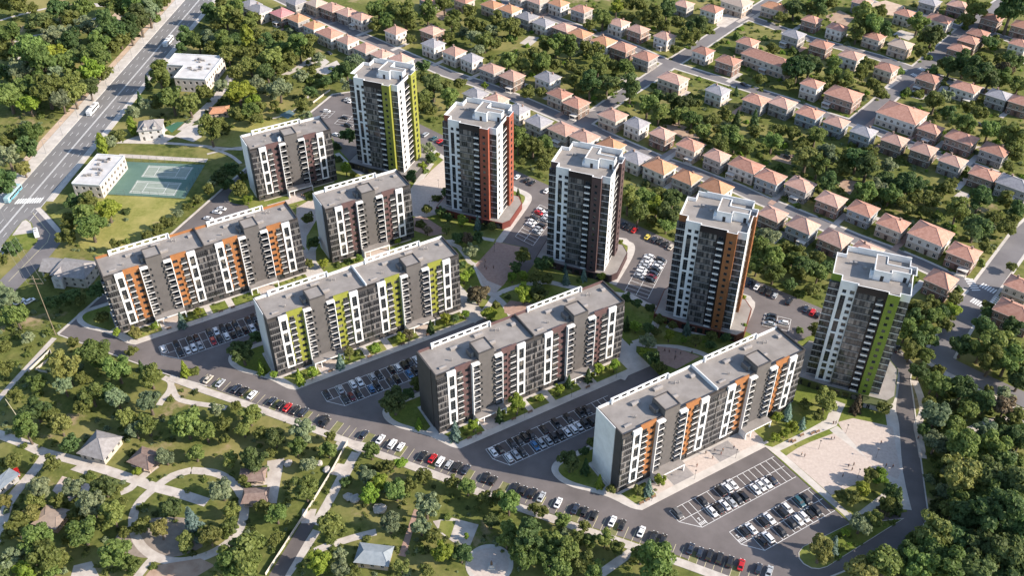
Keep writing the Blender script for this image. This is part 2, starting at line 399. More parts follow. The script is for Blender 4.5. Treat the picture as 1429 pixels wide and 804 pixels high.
# core of the estate: one raised garden with paths
core = GP([(318, 275), (327, 261), (350, 236), (452, 172), (468, 200), (476, 212), (505, 243)])+GP([(590, 243), (600, 206), (614.7, 217), (640, 226), (720, 264), (732, 269), (738, 274), (739, 280), (732, 290), (696, 338), (736.4, 346.4), (720, 375), (735, 382), (767, 340), (778, 330), (862, 334), (874, 338), (882, 342), (883, 349), (878, 360), (854.6, 398), (866, 404), (915, 435), (933, 404), (950, 392), (1034, 412), (1044, 418), (1050, 424), (1049, 432), (1034.6, 460), (1050, 468), (1105, 482), (1128, 470), (1145, 466), (1228, 502), (1242, 514), (1250, 520), (1249, 530), (1245, 545), (1244, 570), (1249, 592), (1254, 658), (1266, 715), (1184, 729), (1066.6, 623)])+SP('D', [(57.5, 9.9), (58, -22.2)])+SP('C', [(85, 34), (85, -22.2)])+SP('B', [(85, 34), (85, -22.2)])+SP('A', [(84, 34), (84, -22.2), (72, -22.2), (70, -40)])+GP([(346, 287), (327, 284), (320, 281)])
sheet('garden_court', core, 0.158, LAWN, 0.0)
planter = GP([(1262, 724), (1208, 758), (1154, 792), (1143, 795), (1132, 794), (1121, 788), (1114.5, 780), (1114, 772), (1120, 764), (1134, 757), (1184, 732)])
sheet('planter_kerb', planter, 0.15, KERB, 0.0)
pc = sum(planter, Vector())/len(planter)
sheet('planter_lawn', [pc+(p-pc)*0.965 for p in planter], 0.17, LAWN, 0.1)
# sidewalks round the towers and along the courts
for pts, w in (([(600, 207), (614, 217), (622, 222)], 2.5), ([(640, 227), (720, 264.5), (732, 270), (737.5, 276), (731, 290), (696, 338)], 3.2), ([(780, 332), (862, 334.5), (874, 339), (881, 344), (877, 360), (855, 397)], 3.2), ([(952, 393), (1034, 413), (1044, 419), (1048, 427), (1034.6, 458)], 3.2), ([(1150, 468), (1228, 504), (1241, 515), (1247, 523), (1245, 545), (1241.5, 570), (1246, 592), (1251, 658), (1263, 712)], 4.2),
               ([(696, 338), (664, 371), (640, 345), (615, 338)], 2.2), ([(664, 371), (680, 408), (690, 413), (662, 448), (640, 428)], 2.4), ([(690, 413), (716, 402), (760, 394), (800, 402), (840, 408), (870, 412)], 2.6), ([(690, 413), (704, 426), (716, 445)], 2.6), ([(871, 409), (900, 425), (920, 436), (905, 470), (884, 480)], 3.2), ([(884, 480), (916, 484), (945, 485), (980, 494), (1000, 505)], 2.4), ([(884, 480), (881, 508), (868, 530)], 2.4), ([(1000, 470), (985, 466), (950, 462), (930, 455)], 2.2),
               ([(602, 228), (575, 268), (560, 300)], 3.0), ([(470, 214), (490, 233), (506, 244)], 2.4), ([(605, 338), (640, 336), (665, 332), (690, 336)], 2.2), ([(440, 390), (436, 350), (450, 330)], 3.0)):
    strip('path', smooth_line(GP(pts), 3), w, 0.172+0.0012*random.random(), KERB, 0.1)
for pts, mat, z in (([(602, 238), (618, 224), (632, 216), (640, 240), (633, 282), (624, 300), (607, 300), (585, 306), (574, 300), (575, 268)], PAVE, 0.186), ([(577, 304), (592, 302), (616, 318), (622, 326), (600, 330), (578, 322)], BRICKP, 0.19),
                    ([(663.7, 370), (692.8, 338), (736, 347), (719, 375), (703.7, 397), (692.8, 408), (678, 406)], BRICKP, 0.184), ([(663.7, 372), (678, 407), (692, 409), (700, 400), (680, 392)], PAVE, 0.188),
                    ([(703, 428), (712, 420), (742, 424), (745, 428), (717, 442), (704, 437)], BRICKP, 0.186), ([(916.4, 483.7), (945, 487), (976.5, 498), (944, 516), (922, 507)], BRICKP, 0.186),
                    ([(414, 290), (440, 275), (446, 300), (428, 330), (426, 380), (412, 330)], PAVE, 0.186), ([(575, 262), (590, 250), (600, 270), (590, 295), (576, 290)], PAVE, 0.185)):
    sheet('plaza', GP(pts), z, mat, 0.1)
# the big plaza beside the last block
sheet('plaza', GP([(1097, 637), (1113, 626), (1130, 618), (1163, 605.5), (1205, 637), (1228, 659), (1218, 668), (1186, 680), (1160, 692)]), 0.186, PAVE, 0.1)
sheet('plaza', GP([(1169, 590), (1190, 584.5), (1212, 589), (1246, 596.5), (1250, 625), (1257, 660), (1252, 670), (1232, 659), (1212, 643), (1176, 602)]), 0.187, PAVE, 0.1)
for pts, w in (([(1066, 618), (1074, 624), (1094, 640), (1150, 690), (1180, 716), (1190, 727)], 2.6), ([(1163, 598), (1208, 638), (1248, 674)], 3.8), ([(1078, 627), (1120, 607), (1160, 591), (1166, 575), (1172, 562)], 4.0), ([(1190, 728), (1232, 696), (1248, 672)], 2.4)):
    strip('path', GP(pts), w, 0.176+0.004*random.random(), KERB, 0.1)
for pts in ([(1128, 613), (1147, 604), (1157, 602), (1158, 605), (1140, 614), (1130, 616)], [(1099, 627), (1110, 622), (1112, 626), (1104, 630)]): sheet('lawn', GP(pts), 0.196, LAWN, 0.1)
sheet('planting_bed', GP([(1160, 694), (1188, 683), (1220, 670), (1245, 674), (1228, 692), (1185, 717)]), 0.20, LAWN, 0.1)
sheet('planting_bed', GP([(1066, 622), (1108, 598), (1148, 583), (1146, 590), (1128, 600), (1078, 625)]), 0.196, LAWN, 0.1)
# pavements, entrance pads and lawns in front of each block
for n in 'ABCD':
    if n == 'D':
        for a, b, m in ((1.2, 11, LAWN), (11.6, 18.2, PAVE), (18.5, 27, GREYP), (27.3, 38, PAVE), (38.3, 47, GREYP), (47.3, 58, PAVE)): sheet('lawn' if m is LAWN else 'paving', SP(n, [(a, 1.0), (b, 1.0), (b, 7.2), (a+(1.8 if m is LAWN else 0), 7.2)]), 0.192, m, 0.1)
    else:
        for a, b in ((1.2, 14.5), (22.5, 32.6), (35, 41.5), (44.2, 55.5), (62.5, 76.5)):
            sheet('lawn', SP(n, [(a, 1.2), (b, 1.2), (b, 7.0), (a+(2.5 if a < 2 else 0), 7.0)]), 0.192, LAWN, 0.1)
        for a, b in ((15.2, 21.9), (56.2, 61.9)): sheet('paving', SP(n, [(a, 0.4), (b, 0.4), (b, 7.4), (a, 7.4)]), 0.19, PAVE, 0.1)
for n in 'EF':
    sheet('paving', SP(n, [(2, 0.4), (37, 0.4), (37, 9), (2, 9)]), 0.181, PAVE, 0.1)
    for a, b in ((1.2, 13), (25, 37.5)): sheet('lawn', SP(n, [(a, 1.2), (b, 1.2), (b, 5), (a, 5)]), 0.192, LAWN, 0.1)

# --- parking lots: stall sheets and painted lines
CARS = []                                 # (point, heading, colour letter, row phrase)
def lot(n, rows, w0, w1, w2, end, phrase):
    """two back-to-back rows in the frame of block n; rows = ((u of first stall, colours), ...)"""
    (ua, ca), (ub, cb) = rows
    sheet('parking_lot', SP(n, [(ua, w0), (end, w0), (end, w2), (ub, w2), (ub, w1), (ua, w1)]), 0.056, LOT)
    mk = MB(); LW = 0.16; z = 0.064
    L = lambda a, b, c, d: mk.bar(S(n, a, b), S(n, c, d), LW, z, z)
    L(ua, w0, end, w0); L(ua, w1, end, w1); L(ub, w2, end, w2)
    for u0, wa, wb, cs, nm in ((ua, w0, w1, ca, 'rear'), (ub, w1, w2, cb, 'front')):
        k = int((end-u0)/2.6+1e-6)
        for i in range(k+1): L(u0+i*2.6, wa, u0+i*2.6, wb)
        for i, c in enumerate(cs):
            if c == '.' or i >= k: continue
            if c == 'H':
                for t in np.linspace(0.3, 2.3, 5): mk.bar(S(n, u0+i*2.6+t, wb-0.6), S(n, u0+i*2.6+t, wb-1.9), 0.22, z, z)
                for q in ((0.9, 2.1, 1.5, 3.2), (1.5, 2.1, 0.9, 3.2), (0.8, 2.0, 1.7, 2.0)): mk.bar(S(n, u0+i*2.6+q[0], wa+q[1]), S(n, u0+i*2.6+q[2], wa+q[3]), 0.16, z, z)
                continue
            p = S(n, u0+(i+.5)*2.6+random.uniform(-.15, .15), (wa+wb)/2+random.uniform(-.25, .25))
            CARS.append((p, R(SL[n][2]-90)+(math.pi if random.random() < .45 else 0)+random.uniform(-.02, .02), c, f'{nm} row, {phrase}'))
    L(ua, w1, ub, w2)
    mk.build('stall_marking', LINE, kind='structure')
lot('A', ((10.5, 'W.D.DD.DWDDD.DDS'), (15.6, 'DWWS.RDWDDDWDS')), 15.9, 21.2, 26.6, 62.4, 'lot of the orange block by the boulevard')
lot('B', ((10.8, 'D.S.WW.SD.DWDDW'), (15.6, 'DMD.BD.DD.BDWD')), 15.9, 21.3, 26.8, 60, 'lot before the lime block')
lot('C', ((10.5, 'WD.DDDD.D.D.D.DD'), (14.1, 'WSD.BSSDDWWWDD')), 14.7, 19.8, 25.2, 62, 'lot before the plum block')
lot('D', ((10.5, 'G...D..DWW.....'), (15.5, 'H.WDWSDD.WWWN')), 14.8, 19.8, 25.3, 56, 'upper bay of the plaza lot')
lot('D', ((21.8, 'HDW.DW.DW.TD'), (26.6, 'DW.D.DWWDD')), 31.2, 36.7, 42.3, 57, 'lower bay of the plaza lot')
def axis_lot(c0, c1, c2, cols, phrase, wid=10.4, pitch=2.55):
    """lot seen end on: c0->c1 across (the way the cars lie), c0->c2 along"""
    a, b, c = G(*c0), G(*c1), G(*c2); ex = (b-a).normalized(); L = (c-a).length; ey = (c-a).normalized()
    W = wid; z = 0.064
    P = lambda x, y: a+ex*x+ey*y
    sheet('parking_lot', [P(0, 0), P(W, 0), P(W, L), P(0, L)], 0.056, LOT)
    mk = MB(); k = int(L/pitch)
    for x in (0, W/2, W): mk.bar(P(x, 0), P(x, k*pitch), .16, z, z)
    for i in range(k+1): mk.bar(P(0, i*pitch), P(W, i*pitch), .16, z, z)
    mk.build('stall_marking', LINE, kind='structure')
    h = math.atan2(ex.y, ex.x)
    for j, cs in enumerate(cols):
        for i, ch in enumerate(cs):
            if ch != '.' and i < k: CARS.append((P(W*(.25+.5*j), (i+.5)*pitch), h+(math.pi if random.random() < .3 else 0)+random.uniform(-.03, .03), ch, f"{'left' if j == 0 else 'right'} column, {phrase}"))
q = crop((820, 300)); axis_lot(q(440, 300), q(612, 357), q(280, 592), ('WWWSWWS', 'DSWDNMD'), 'lot between plum and russet towers')
q = crop((560, 240)); axis_lot(q(1062, 252), q(1142, 290), q(862, 512), ('.WR.DWW.', 'DWWS.DSS'), 'lot between red and plum towers')
q = crop((1000, 370)); axis_lot(q(372, 372), q(580, 420), q(345, 480), ('DDS', '.W.'), 'lot between russet and green towers')
q = crop((400, 100)); axis_lot(q(300, 300), q(380, 305), q(235, 360), ('W..',), 'lot behind the small plum block', 5.2)
axis_lot(q(435, 330), q(520, 345), q(360, 405), ('.D.', '...'), 'lot left of lime tower')
def row(pts, heading_px, phrase, green=()):
    """cars parked side by side, each where the photograph has it"""
    a, b = G(*heading_px[0]), G(*heading_px[1]); h = math.atan2(b.y-a.y, b.x-a.x)
    for x, y, c in pts:
        CARS.append((G(x, y, 0.7)*1.0, h+random.uniform(-.03, .03), c, phrase))
    return h
q = crop((200, 460)); q2 = crop((440, 600)); q3 = crop((475, 534), 2.977); q4 = crop((900, 640), 5.1)
rw = [(*q(x, y), c) for x, y, c in ((497, 380, 'E'), (590, 410, 'S'), (715, 455, 'N'), (770, 475, 'D'), (835, 500, 'W'), (990, 550, 'N'), (1050, 575, 'D'), (1105, 595, 'R'), (1165, 615, 'D'), (1230, 635, 'N'), (1385, 690, 'D'))]
rw += [(*q2(x, y), c) for x, y, c in ((132, 35, 'D'), (375, 35, 'N'), (500, 72, 'W'), (590, 110, 'W'), (655, 130, 'W'), (825, 200, 'D'), (900, 220, 'R'), (957, 245, 'W'), (1025, 267, 'S'), (1090, 285, 'D'), (1155, 305, 'N'), (1308, 365, 'D'), (1365, 390, 'D'))][1:]
rw += [(*q3(x, y), c) for x, y, c in ((727, 438, 'D'), (760, 449, 'D'), (798, 461, 'D'), (835, 475, 'S'), (905, 500, 'W'), (976, 525, 'N'), (1013, 536, 'D'), (1055, 552, 'D'), (1130, 577, 'W'), (1170, 592, 'D'), (1250, 620, 'W'))]
rw += [(*q4(x, y), c) for x, y, c in ((62, 560, 'D'), (128, 577, 'D'), (325, 642, 'N'), (392, 668, 'N'), (460, 690, 'D'), (530, 712, 'D'), (605, 737, 'D'), (685, 757, 'R'), (810, 785, 'N'), (885, 806, 'S'))]
rw += [(454, 590, 'D')]
hrow = row(rw, (q2(705, 215), q2(765, 130)), 'long row beside the park path')
# stall lines of the long row
a, b = G(278, 534.5), G(1060, 824); d = (b-a); L = d.length; u = d/L; hv = Vector((math.cos(hrow), math.sin(hrow), 0))
mk = MB(); mg = MB(); i = 0
t = 0
while t < L:
    p = a+u*t
    mk.bar(p, p+hv*5.3, .15, 0.062, 0.062); t += 2.62; i += 1
    if i % 5 in (3,): mg.prism([p+u*0.1, p+u*2.5, p+u*2.5+hv*5.2, p+u*.1+hv*5.2], 0.056, 0.056)
mk.build('stall_marking', YLINE, kind='structure'); mg.build('grass_paver_stall', M('grass_pavers', (0.13, 0.14, 0.05), 0.95, rgb2=(0.19, 0.18, 0.08), scale=0.6), kind='structure')
q = crop((820, 300))
row([(*q(x, y), c) for x, y, c in ((275, 75, 'N'), (315, 95, 'D'), (360, 115, 'R'), (460, 165, 'Y'), (510, 188, 'N'), (555, 203, 'D'), (600, 222, 'D'), (640, 245, 'E'))], (q(340, 135), q(380, 90)), 'row behind the dark plum tower')
q = crop((1000, 370))
row([(*q(x, y), c) for x, y, c in ((255, 142, 'N'), (308, 165, 'W'), (355, 188, 'D'), (402, 210, 'D'), (447, 235, 'S'), (557, 280, 'D'), (683, 335, 'N'), (735, 362, 'R'), (775, 383, 'D'))], (crop((820, 300))(340, 135), crop((820, 300))(380, 90)), 'row behind the russet tower')
q = crop((560, 240))
row([(*q(x, y), c) for x, y, c in ((890, 35, 'W'), (962, 62, 'D'), (1003, 82, 'D'), (1115, 142, 'W'))], (crop((820, 300))(340, 135), crop((820, 300))(380, 90)), 'row behind the brick red tower')
q = crop((400, 100))
row([(*q(x, y), c) for x, y, c in ((1065, 482, 'S'), (1130, 510, 'T'), (1175, 530, 'R'), (1208, 547, 'D'))], (crop((820, 300))(340, 135), crop((820, 300))(380, 90)), 'row behind the lime tower')
row([(*q(x, y), c) for x, y, c in ((460, 210, 'S'), (488, 222, 'W'))], (q(450, 230), q(480, 195)), 'lot end left of lime tower')
row([(*q(x, y), c) for x, y, c in ((383, 482, 'W'), (470, 412, 'D'))], (q(345, 470), q(420, 495)), 'drive behind the small plum block')
q = crop((200, 170))
row([(*q(x, y), c) for x, y, c in ((600, 665, 'W'), (565, 692, 'W'), (500, 740, 'W'))], (q(570, 680), q(640, 690)), 'drive behind the first orange block')
row([(1252.6, 487, 'D')], ((1245, 494), (1258, 483)), 'service road by green tower')
row([(1038, 117, 'D'), (1099, 219, 'D'), (459.5, 73.5, 'N'), (206, 30, 'D')], ((1030, 114), (1044, 120)), 'residential quarter')
row([(27, 421, 'W'), (41, 420, 'W')], ((35, 425), (48, 418)), 'drive below pitched house')
row([(1367, 173, 'D'), (23, 660, 'R')], ((1360, 170), (1372, 176)), 'garden drive')

# --- park paths
PT = lambda org: crop(org)
park = [([(-20, 600), (0, 607), (34.6, 620), (63.7, 633), (109, 644), (191, 671), (214.7, 680), (252, 690), (289, 702)], 3.6),
        ([(267, 657), (240, 665), (214, 683), (196, 700), (187, 717), (186, 735), (192, 755), (206, 771), (226, 781), (250, 784.5), (280, 779), (308, 766), (330, 746), (340, 722), (340, 702), (333, 684), (318, 669), (298, 660), (267, 657)], 3.0),
        ([(64, 635), (48, 657), (24, 685), (11, 705), (2, 731), (-8, 760)], 3.6), ([(192, 671), (182, 682), (168, 688)], 2.6), ([(193, 671), (206, 660), (219, 650)], 2.6),
        ([(214, 779), (204, 790), (190, 808)], 2.6), ([(332, 682), (350, 676), (373, 672)], 3.0), ([(497, 632), (476, 668), (458, 702), (440, 733)], 3.2),
        ([(440, 770), (451, 765), (490, 752), (525, 743)], 2.6), ([(442, 741), (420, 775), (398, 806)], 2.8), ([(888, 766), (860, 786), (832, 806)], 3.0),
        ([(228, 527), (238, 533), (237, 545), (227, 558), (222, 566)], 2.4), ([(240, 540), (248, 556), (265, 562), (300, 567), (316, 570)], 2.2),
        ([(76, 472), (40, 511), (8, 546), (-14, 572)], 2.2), ([(1276, 531), (1284, 552), (1288, 575), (1280, 594), (1284, 616), (1288, 640)], 2.6), ([(1352, 602), (1372, 594), (1390, 588), (1414, 586), (1440, 590)], 3.4),
        ([(0, 28), (20, 22), (40, 17), (70, 10)], 2.4), ([(20, 58), (45, 50), (64, 47)], 2.4), ([(-5, 100), (12, 92), (28, 78)], 2.4), ([(78, 29), (105, 28), (128, 27), (140, 22)], 2.2),
        ([(168, 198), (200, 199), (240, 200), (287, 204), (310, 207), (338, 208)], 2.2), ([(165, 217), (200, 219), (289, 224)], 3.4), ([(290, 205), (320, 216), (336, 228)], 1.8), ([(289, 215), (318, 208), (340, 205)], 1.6),
        ([(253, 182), (275, 162), (300, 138), (312, 122), (326, 100)], 5.0), ([(389, 108), (410, 98), (425, 88), (436, 80)], 4.0), ([(372, 166), (392, 162), (420, 148), (433, 130)], 1.2), ([(205, 196), (232, 180), (246, 172)], 3.0)]
for pts, w in park: strip('path', smooth_line(GP(pts), 3), w, 0.05+0.002*random.random(), PATH)
for pts, m in (([(98, 656), (113, 647), (138, 643), (122, 664)], PATH), ([(373, 644), (397, 640), (386, 703), (373, 703)], PATH), ([(460, 662), (471, 647), (495, 651), (486, 668)], PATH), ([(474, 611), (512, 619), (503, 634), (485, 623), (470, 630), (463, 628)], PATH),
               ([(73, 685), (87, 665), (127, 677), (118, 700), (92, 700)], M('cracked_slab', (0.42, 0.33, 0.28), 0.9, rgb2=(0.56, 0.47, 0.42), scale=0.4)),
               ([(103, 790), (128, 784), (140, 808), (98, 808)], PATH), ([(604, 728), (630, 723), (668, 733), (655, 765), (632, 757), (615, 745)], PATH), ([(615, 727), (636, 728), (628, 752), (612, 740)], LAWN),
               ([(422, 711), (442, 711), (437, 731), (420, 731)], PATH), ([(215, 790), (280, 780), (300, 790), (270, 808), (200, 808)], M('bare_earth', (0.30, 0.20, 0.14), 0.95, rgb2=(0.40, 0.29, 0.21), scale=0.3)),
               ([(160, 200), (200, 187), (222, 186), (246, 190), (230, 199)], KERB), ([(230, 178), (247, 170), (258, 170), (240, 185)], M('pool_green', (0.06, 0.15, 0.10), 0.3)),
               ([(243, 190), (262, 176), (290, 172), (286, 188), (270, 198)], KERB), ([(150, 27), (162, 16), (171, 22), (160, 42), (128, 40)], M('tan_paving', (0, 0, 0))), ([(130, 4), (160, 5), (156, 9), (132, 9)], PATH),
               ([(390, 160), (404, 153), (412, 158), (402, 166)], M('playground_blue', (0.10, 0.16, 0.17), 0.8)), ([(424, 86), (440, 78), (446, 84), (430, 92)], PATH), ([(428, 100), (452, 92), (470, 84), (476, 92), (455, 104)], KERB),
               ([(1000, 21), (1016, 19), (1034, 24), (1012, 38), (1000, 36)], PATH), ([(1152, 22), (1172, 14), (1192, 24), (1180, 38), (1160, 32)], M('bare_earth', (0, 0, 0))), ([(1210, 6), (1236, 0), (1262, 8), (1250, 22), (1225, 18)], M('tan_paving', (0, 0, 0))),
               ([(1246, 48), (1256, 41), (1280, 48), (1268, 56)], PATH), ([(864, 112), (880, 104), (892, 108), (874, 120)], PATH), ([(1168, 258), (1178, 250), (1198, 254), (1186, 272)], M('bare_earth', (0, 0, 0))),
               ([(1076, 222), (1086, 214), (1110, 216), (1104, 230)], M('bare_earth', (0, 0, 0))), ([(1305, 128), (1318, 116), (1324, 122), (1312, 136)], PATH), ([(1270, 135), (1280, 126), (1298, 130), (1290, 140)], PATH),
               ([(920, 172), (930, 164), (960, 178), (984, 196), (972, 206), (944, 188)], M('bare_earth', (0, 0, 0))), ([(1330, 275), (1340, 266), (1356, 272), (1344, 284)], PATH), ([(725, 60), (738, 50), (755, 52), (740, 64)], PATH),
               ([(606, 20), (622, 12), (640, 10), (636, 22), (616, 28)], M('bare_earth', (0, 0, 0))), ([(440, 86), (452, 80), (460, 86), (450, 94)], KERB), ([(1300, 505), (1312, 508), (1345, 526), (1365, 540), (1358, 545), (1330, 528)], PATH)):
    sheet('paved_area', GP(pts), 0.058+0.003*random.random(), m)
sheet('park_lane', GP([(420, 731), (440, 731), (397, 806), (374, 806)]), 0.055, LOT)
sheet('garden_lane', GP([(578, 711), (584, 713), (566, 778), (556, 776)]), 0.055, BRICKP)
cp = G(683, 788); ring = [cp+Vector((7.4*math.cos(t), 7.4*math.sin(t), 0)) for t in np.linspace(0, 2*math.pi, 40, endpoint=False)]
sheet('round_plaza', ring, 0.07, KERB, 0.0); sheet('round_plaza_centre', [cp+(p-cp)*0.82 for p in ring], 0.076, PAVE, 0.0)
cpk = G(263, 722)
sheet('gravel_circle', [cpk+Vector((15*math.cos(t)-6, 8*math.sin(t)-8, 0)) for t in np.linspace(0, 2*math.pi, 30, endpoint=False)], 0.04, M('park_gravel', (0.20, 0.165, 0.135), 0.95, rgb2=(0.28, 0.235, 0.195), scale=0.3))
for pts in ([(70, 300), (95, 288), (148, 273), (200, 274), (258, 279), (243, 306), (196, 350), (150, 362), (118, 350), (90, 325)], [(318, 172), (360, 166), (392, 170), (372, 190), (344, 206), (300, 203)], [(420, 186), (440, 166), (452, 160), (440, 176)]): sheet('lawn', GP(pts), 0.02, DRYG)
# tennis courts
CG = M('court_green', (0.075, 0.142, 0.112), 0.85, rgb2=(0.098, 0.172, 0.138), scale=0.12); CL = M('court_pale_green', (0.24, 0.28, 0.235), 0.85, var=0.08, scale=0.3)
sheet('tennis_court', GP([(176, 225.5), (286, 230), (258, 277), (148, 271)]), 0.06, CG, 0.0)
for c in ([(207, 231), (270, 233.7), (260, 250), (197, 246.5)], [(191, 252), (254, 255.5), (244, 273), (180, 269)]):
    P = GP(c); sheet('court_surface', P, 0.07, CL)
    mk = MB(); m_ = lambda s, t: (P[0]*(1-s)+P[1]*s)*(1-t)+(P[3]*(1-s)+P[2]*s)*t
    for a, b in (((0, .12), (1, .12)), ((0, .88), (1, .88)), ((.03, 0), (.03, 1)), ((.97, 0), (.97, 1)), ((.27, .12), (.27, .88)), ((.73, .12), (.73, .88)), ((.27, .5), (.73, .5)), ((0.0, 0), (1, 0)), ((0, 1), (1, 1))): mk.bar(m_(*a), m_(*b), .16, .078, .078)
    mk.build('court_marking', LINE, kind='structure')

# ---------------------------------------------------------------- shared building parts
_wc = {}
def window_mesh(w, h, nx=2, nz=1, frame=None, glass=None, t=0.07, d=0.06):
    """a window: frame, mullions and glass; stands in its opening, outward is -y, origin bottom centre"""
    key = (round(w, 2), round(h, 2), nx, nz, (frame or FRAME).name, (glass or GLASS).name)
    if key in _wc: return _wc[key]
    b = MB(); x0, x1 = -w/2, w/2
    b.quad((x0, 0.02, 0), (x1, 0.02, 0), (x1, 0.02, h), (x0, 0.02, h), 1)
    b.box(x0, x0+t, -d, 0.02, 0, h); b.box(x1-t, x1, -d, 0.02, 0, h)
    b.box(x0+t, x1-t, -d, 0.02, 0, t); b.box(x0+t, x1-t, -d, 0.02, h-t, h)
    for i in range(1, nx): b.box(x0+w*i/nx-t*.4, x0+w*i/nx+t*.4, -d*.8, 0.02, t, h-t)
    for i in range(1, nz): b.box(x0+t, x1-t, -d*.7, 0.018, h*i/nz-t*.5, h*i/nz+t*.5)
    _wc[key] = b.mesh('window', [frame or FRAME, glass or GLASS]); return _wc[key]
_bc = {}
def balcony_mesh(w, dep, slab, rail, solid=0.0, door=True, wall=None):
    """slab, rail on three sides and the glazed door behind; outward is -y, origin bottom left at the wall"""
    key = (round(w, 2), round(dep, 2), slab.name, rail.name, solid, door)
    if key in _bc: return _bc[key]
    b = MB()
    b.box(0, w, -dep, 0, -0.10, 0.24, 0)
    z0, z1 = 0.24, 1.25
    b.box(0.03, w-0.03, -dep+0.02, -dep+0.07, z0, z1, 1)
    b.box(0.03, 0.08, -dep+0.07, -0.02, z0, z1, 1); b.box(w-0.08, w-0.03, -dep+0.07, -0.02, z0, z1, 1)
    if solid: b.box(-0.02, w+0.02, -dep-0.03, -dep+0.02, -0.06, solid, 0)
    for x in np.arange(0.8, w-0.4, 0.9): b.box(x, x+0.05, -dep-0.012, -dep+0.01, z0, z1, 3)
    b.box(0.0, w, -dep-0.02, -dep+0.09, z1, z1+0.06, 3)
    if door:
        b.quad((0.25, -0.03, 0.26), (w-0.25, -0.03, 0.26), (w-0.25, -0.03, 2.45), (0.25, -0.03, 2.45), 2)
        for x in (0.25, w*.5, w-.32): b.box(x, x+.07, -0.07, -0.02, .26, 2.45, 3)
        b.box(0.25, w-0.25, -0.07, -0.02, 2.45, 2.52, 3)
    _bc[key] = b.mesh('balcony', [slab, rail, GLASS, FRAME]); return _bc[key]
def bay_mesh(w, h, key, depth=0.5, nx=5, glass=None, edge=None):
    """one storey of a glazed bay: spandrel band, mullioned glass, thin slab edge"""
    if key in _bc: return _bc[key]
    b = MB(); g = 0.0 if edge is None else .28
    b.box(0, w, -depth-.04, 0, -.06, 0.16, 2)
    b.box(0.02, w-0.02, -depth+.04, 0, .14, g+.5, 0)
    b.quad((0.02, -depth+.08, g+.5), (w-.02, -depth+.08, g+.5), (w-.02, -depth+.08, h-.12), (0.02, -depth+.08, h-.12), 1)
    b.quad((0.02, -depth+.08, g+.5), (0.02, 0, g+.5), (0.02, 0, h-.12), (0.02, -depth+.08, h-.12), 1)
    b.quad((w-.02, 0, g+.5), (w-.02, -depth+.08, g+.5), (w-.02, -depth+.08, h-.12), (w-.02, 0, h-.12), 1)
    for i in range(nx+1): x = w*i/nx; b.box(max(0, x-.045), min(w, x+.045), -depth+.02, -depth+.1, .14, h-.1, 3)
    b.box(0, w, -depth+.02, -depth+.1, g+.5, g+.58, 3); b.box(0, w, -depth+.02, -depth+.1, h-.75, h-.68, 3)
    b.box(0, w, -depth, 0, h-.12, h, 0)
    _bc[key] = b.mesh('glazed_bay', [RAIL, glass or GLASS2, edge or M('light_grey_metal', (0.26, 0.25, 0.245), 0.5), FRAME]); return _bc[key]

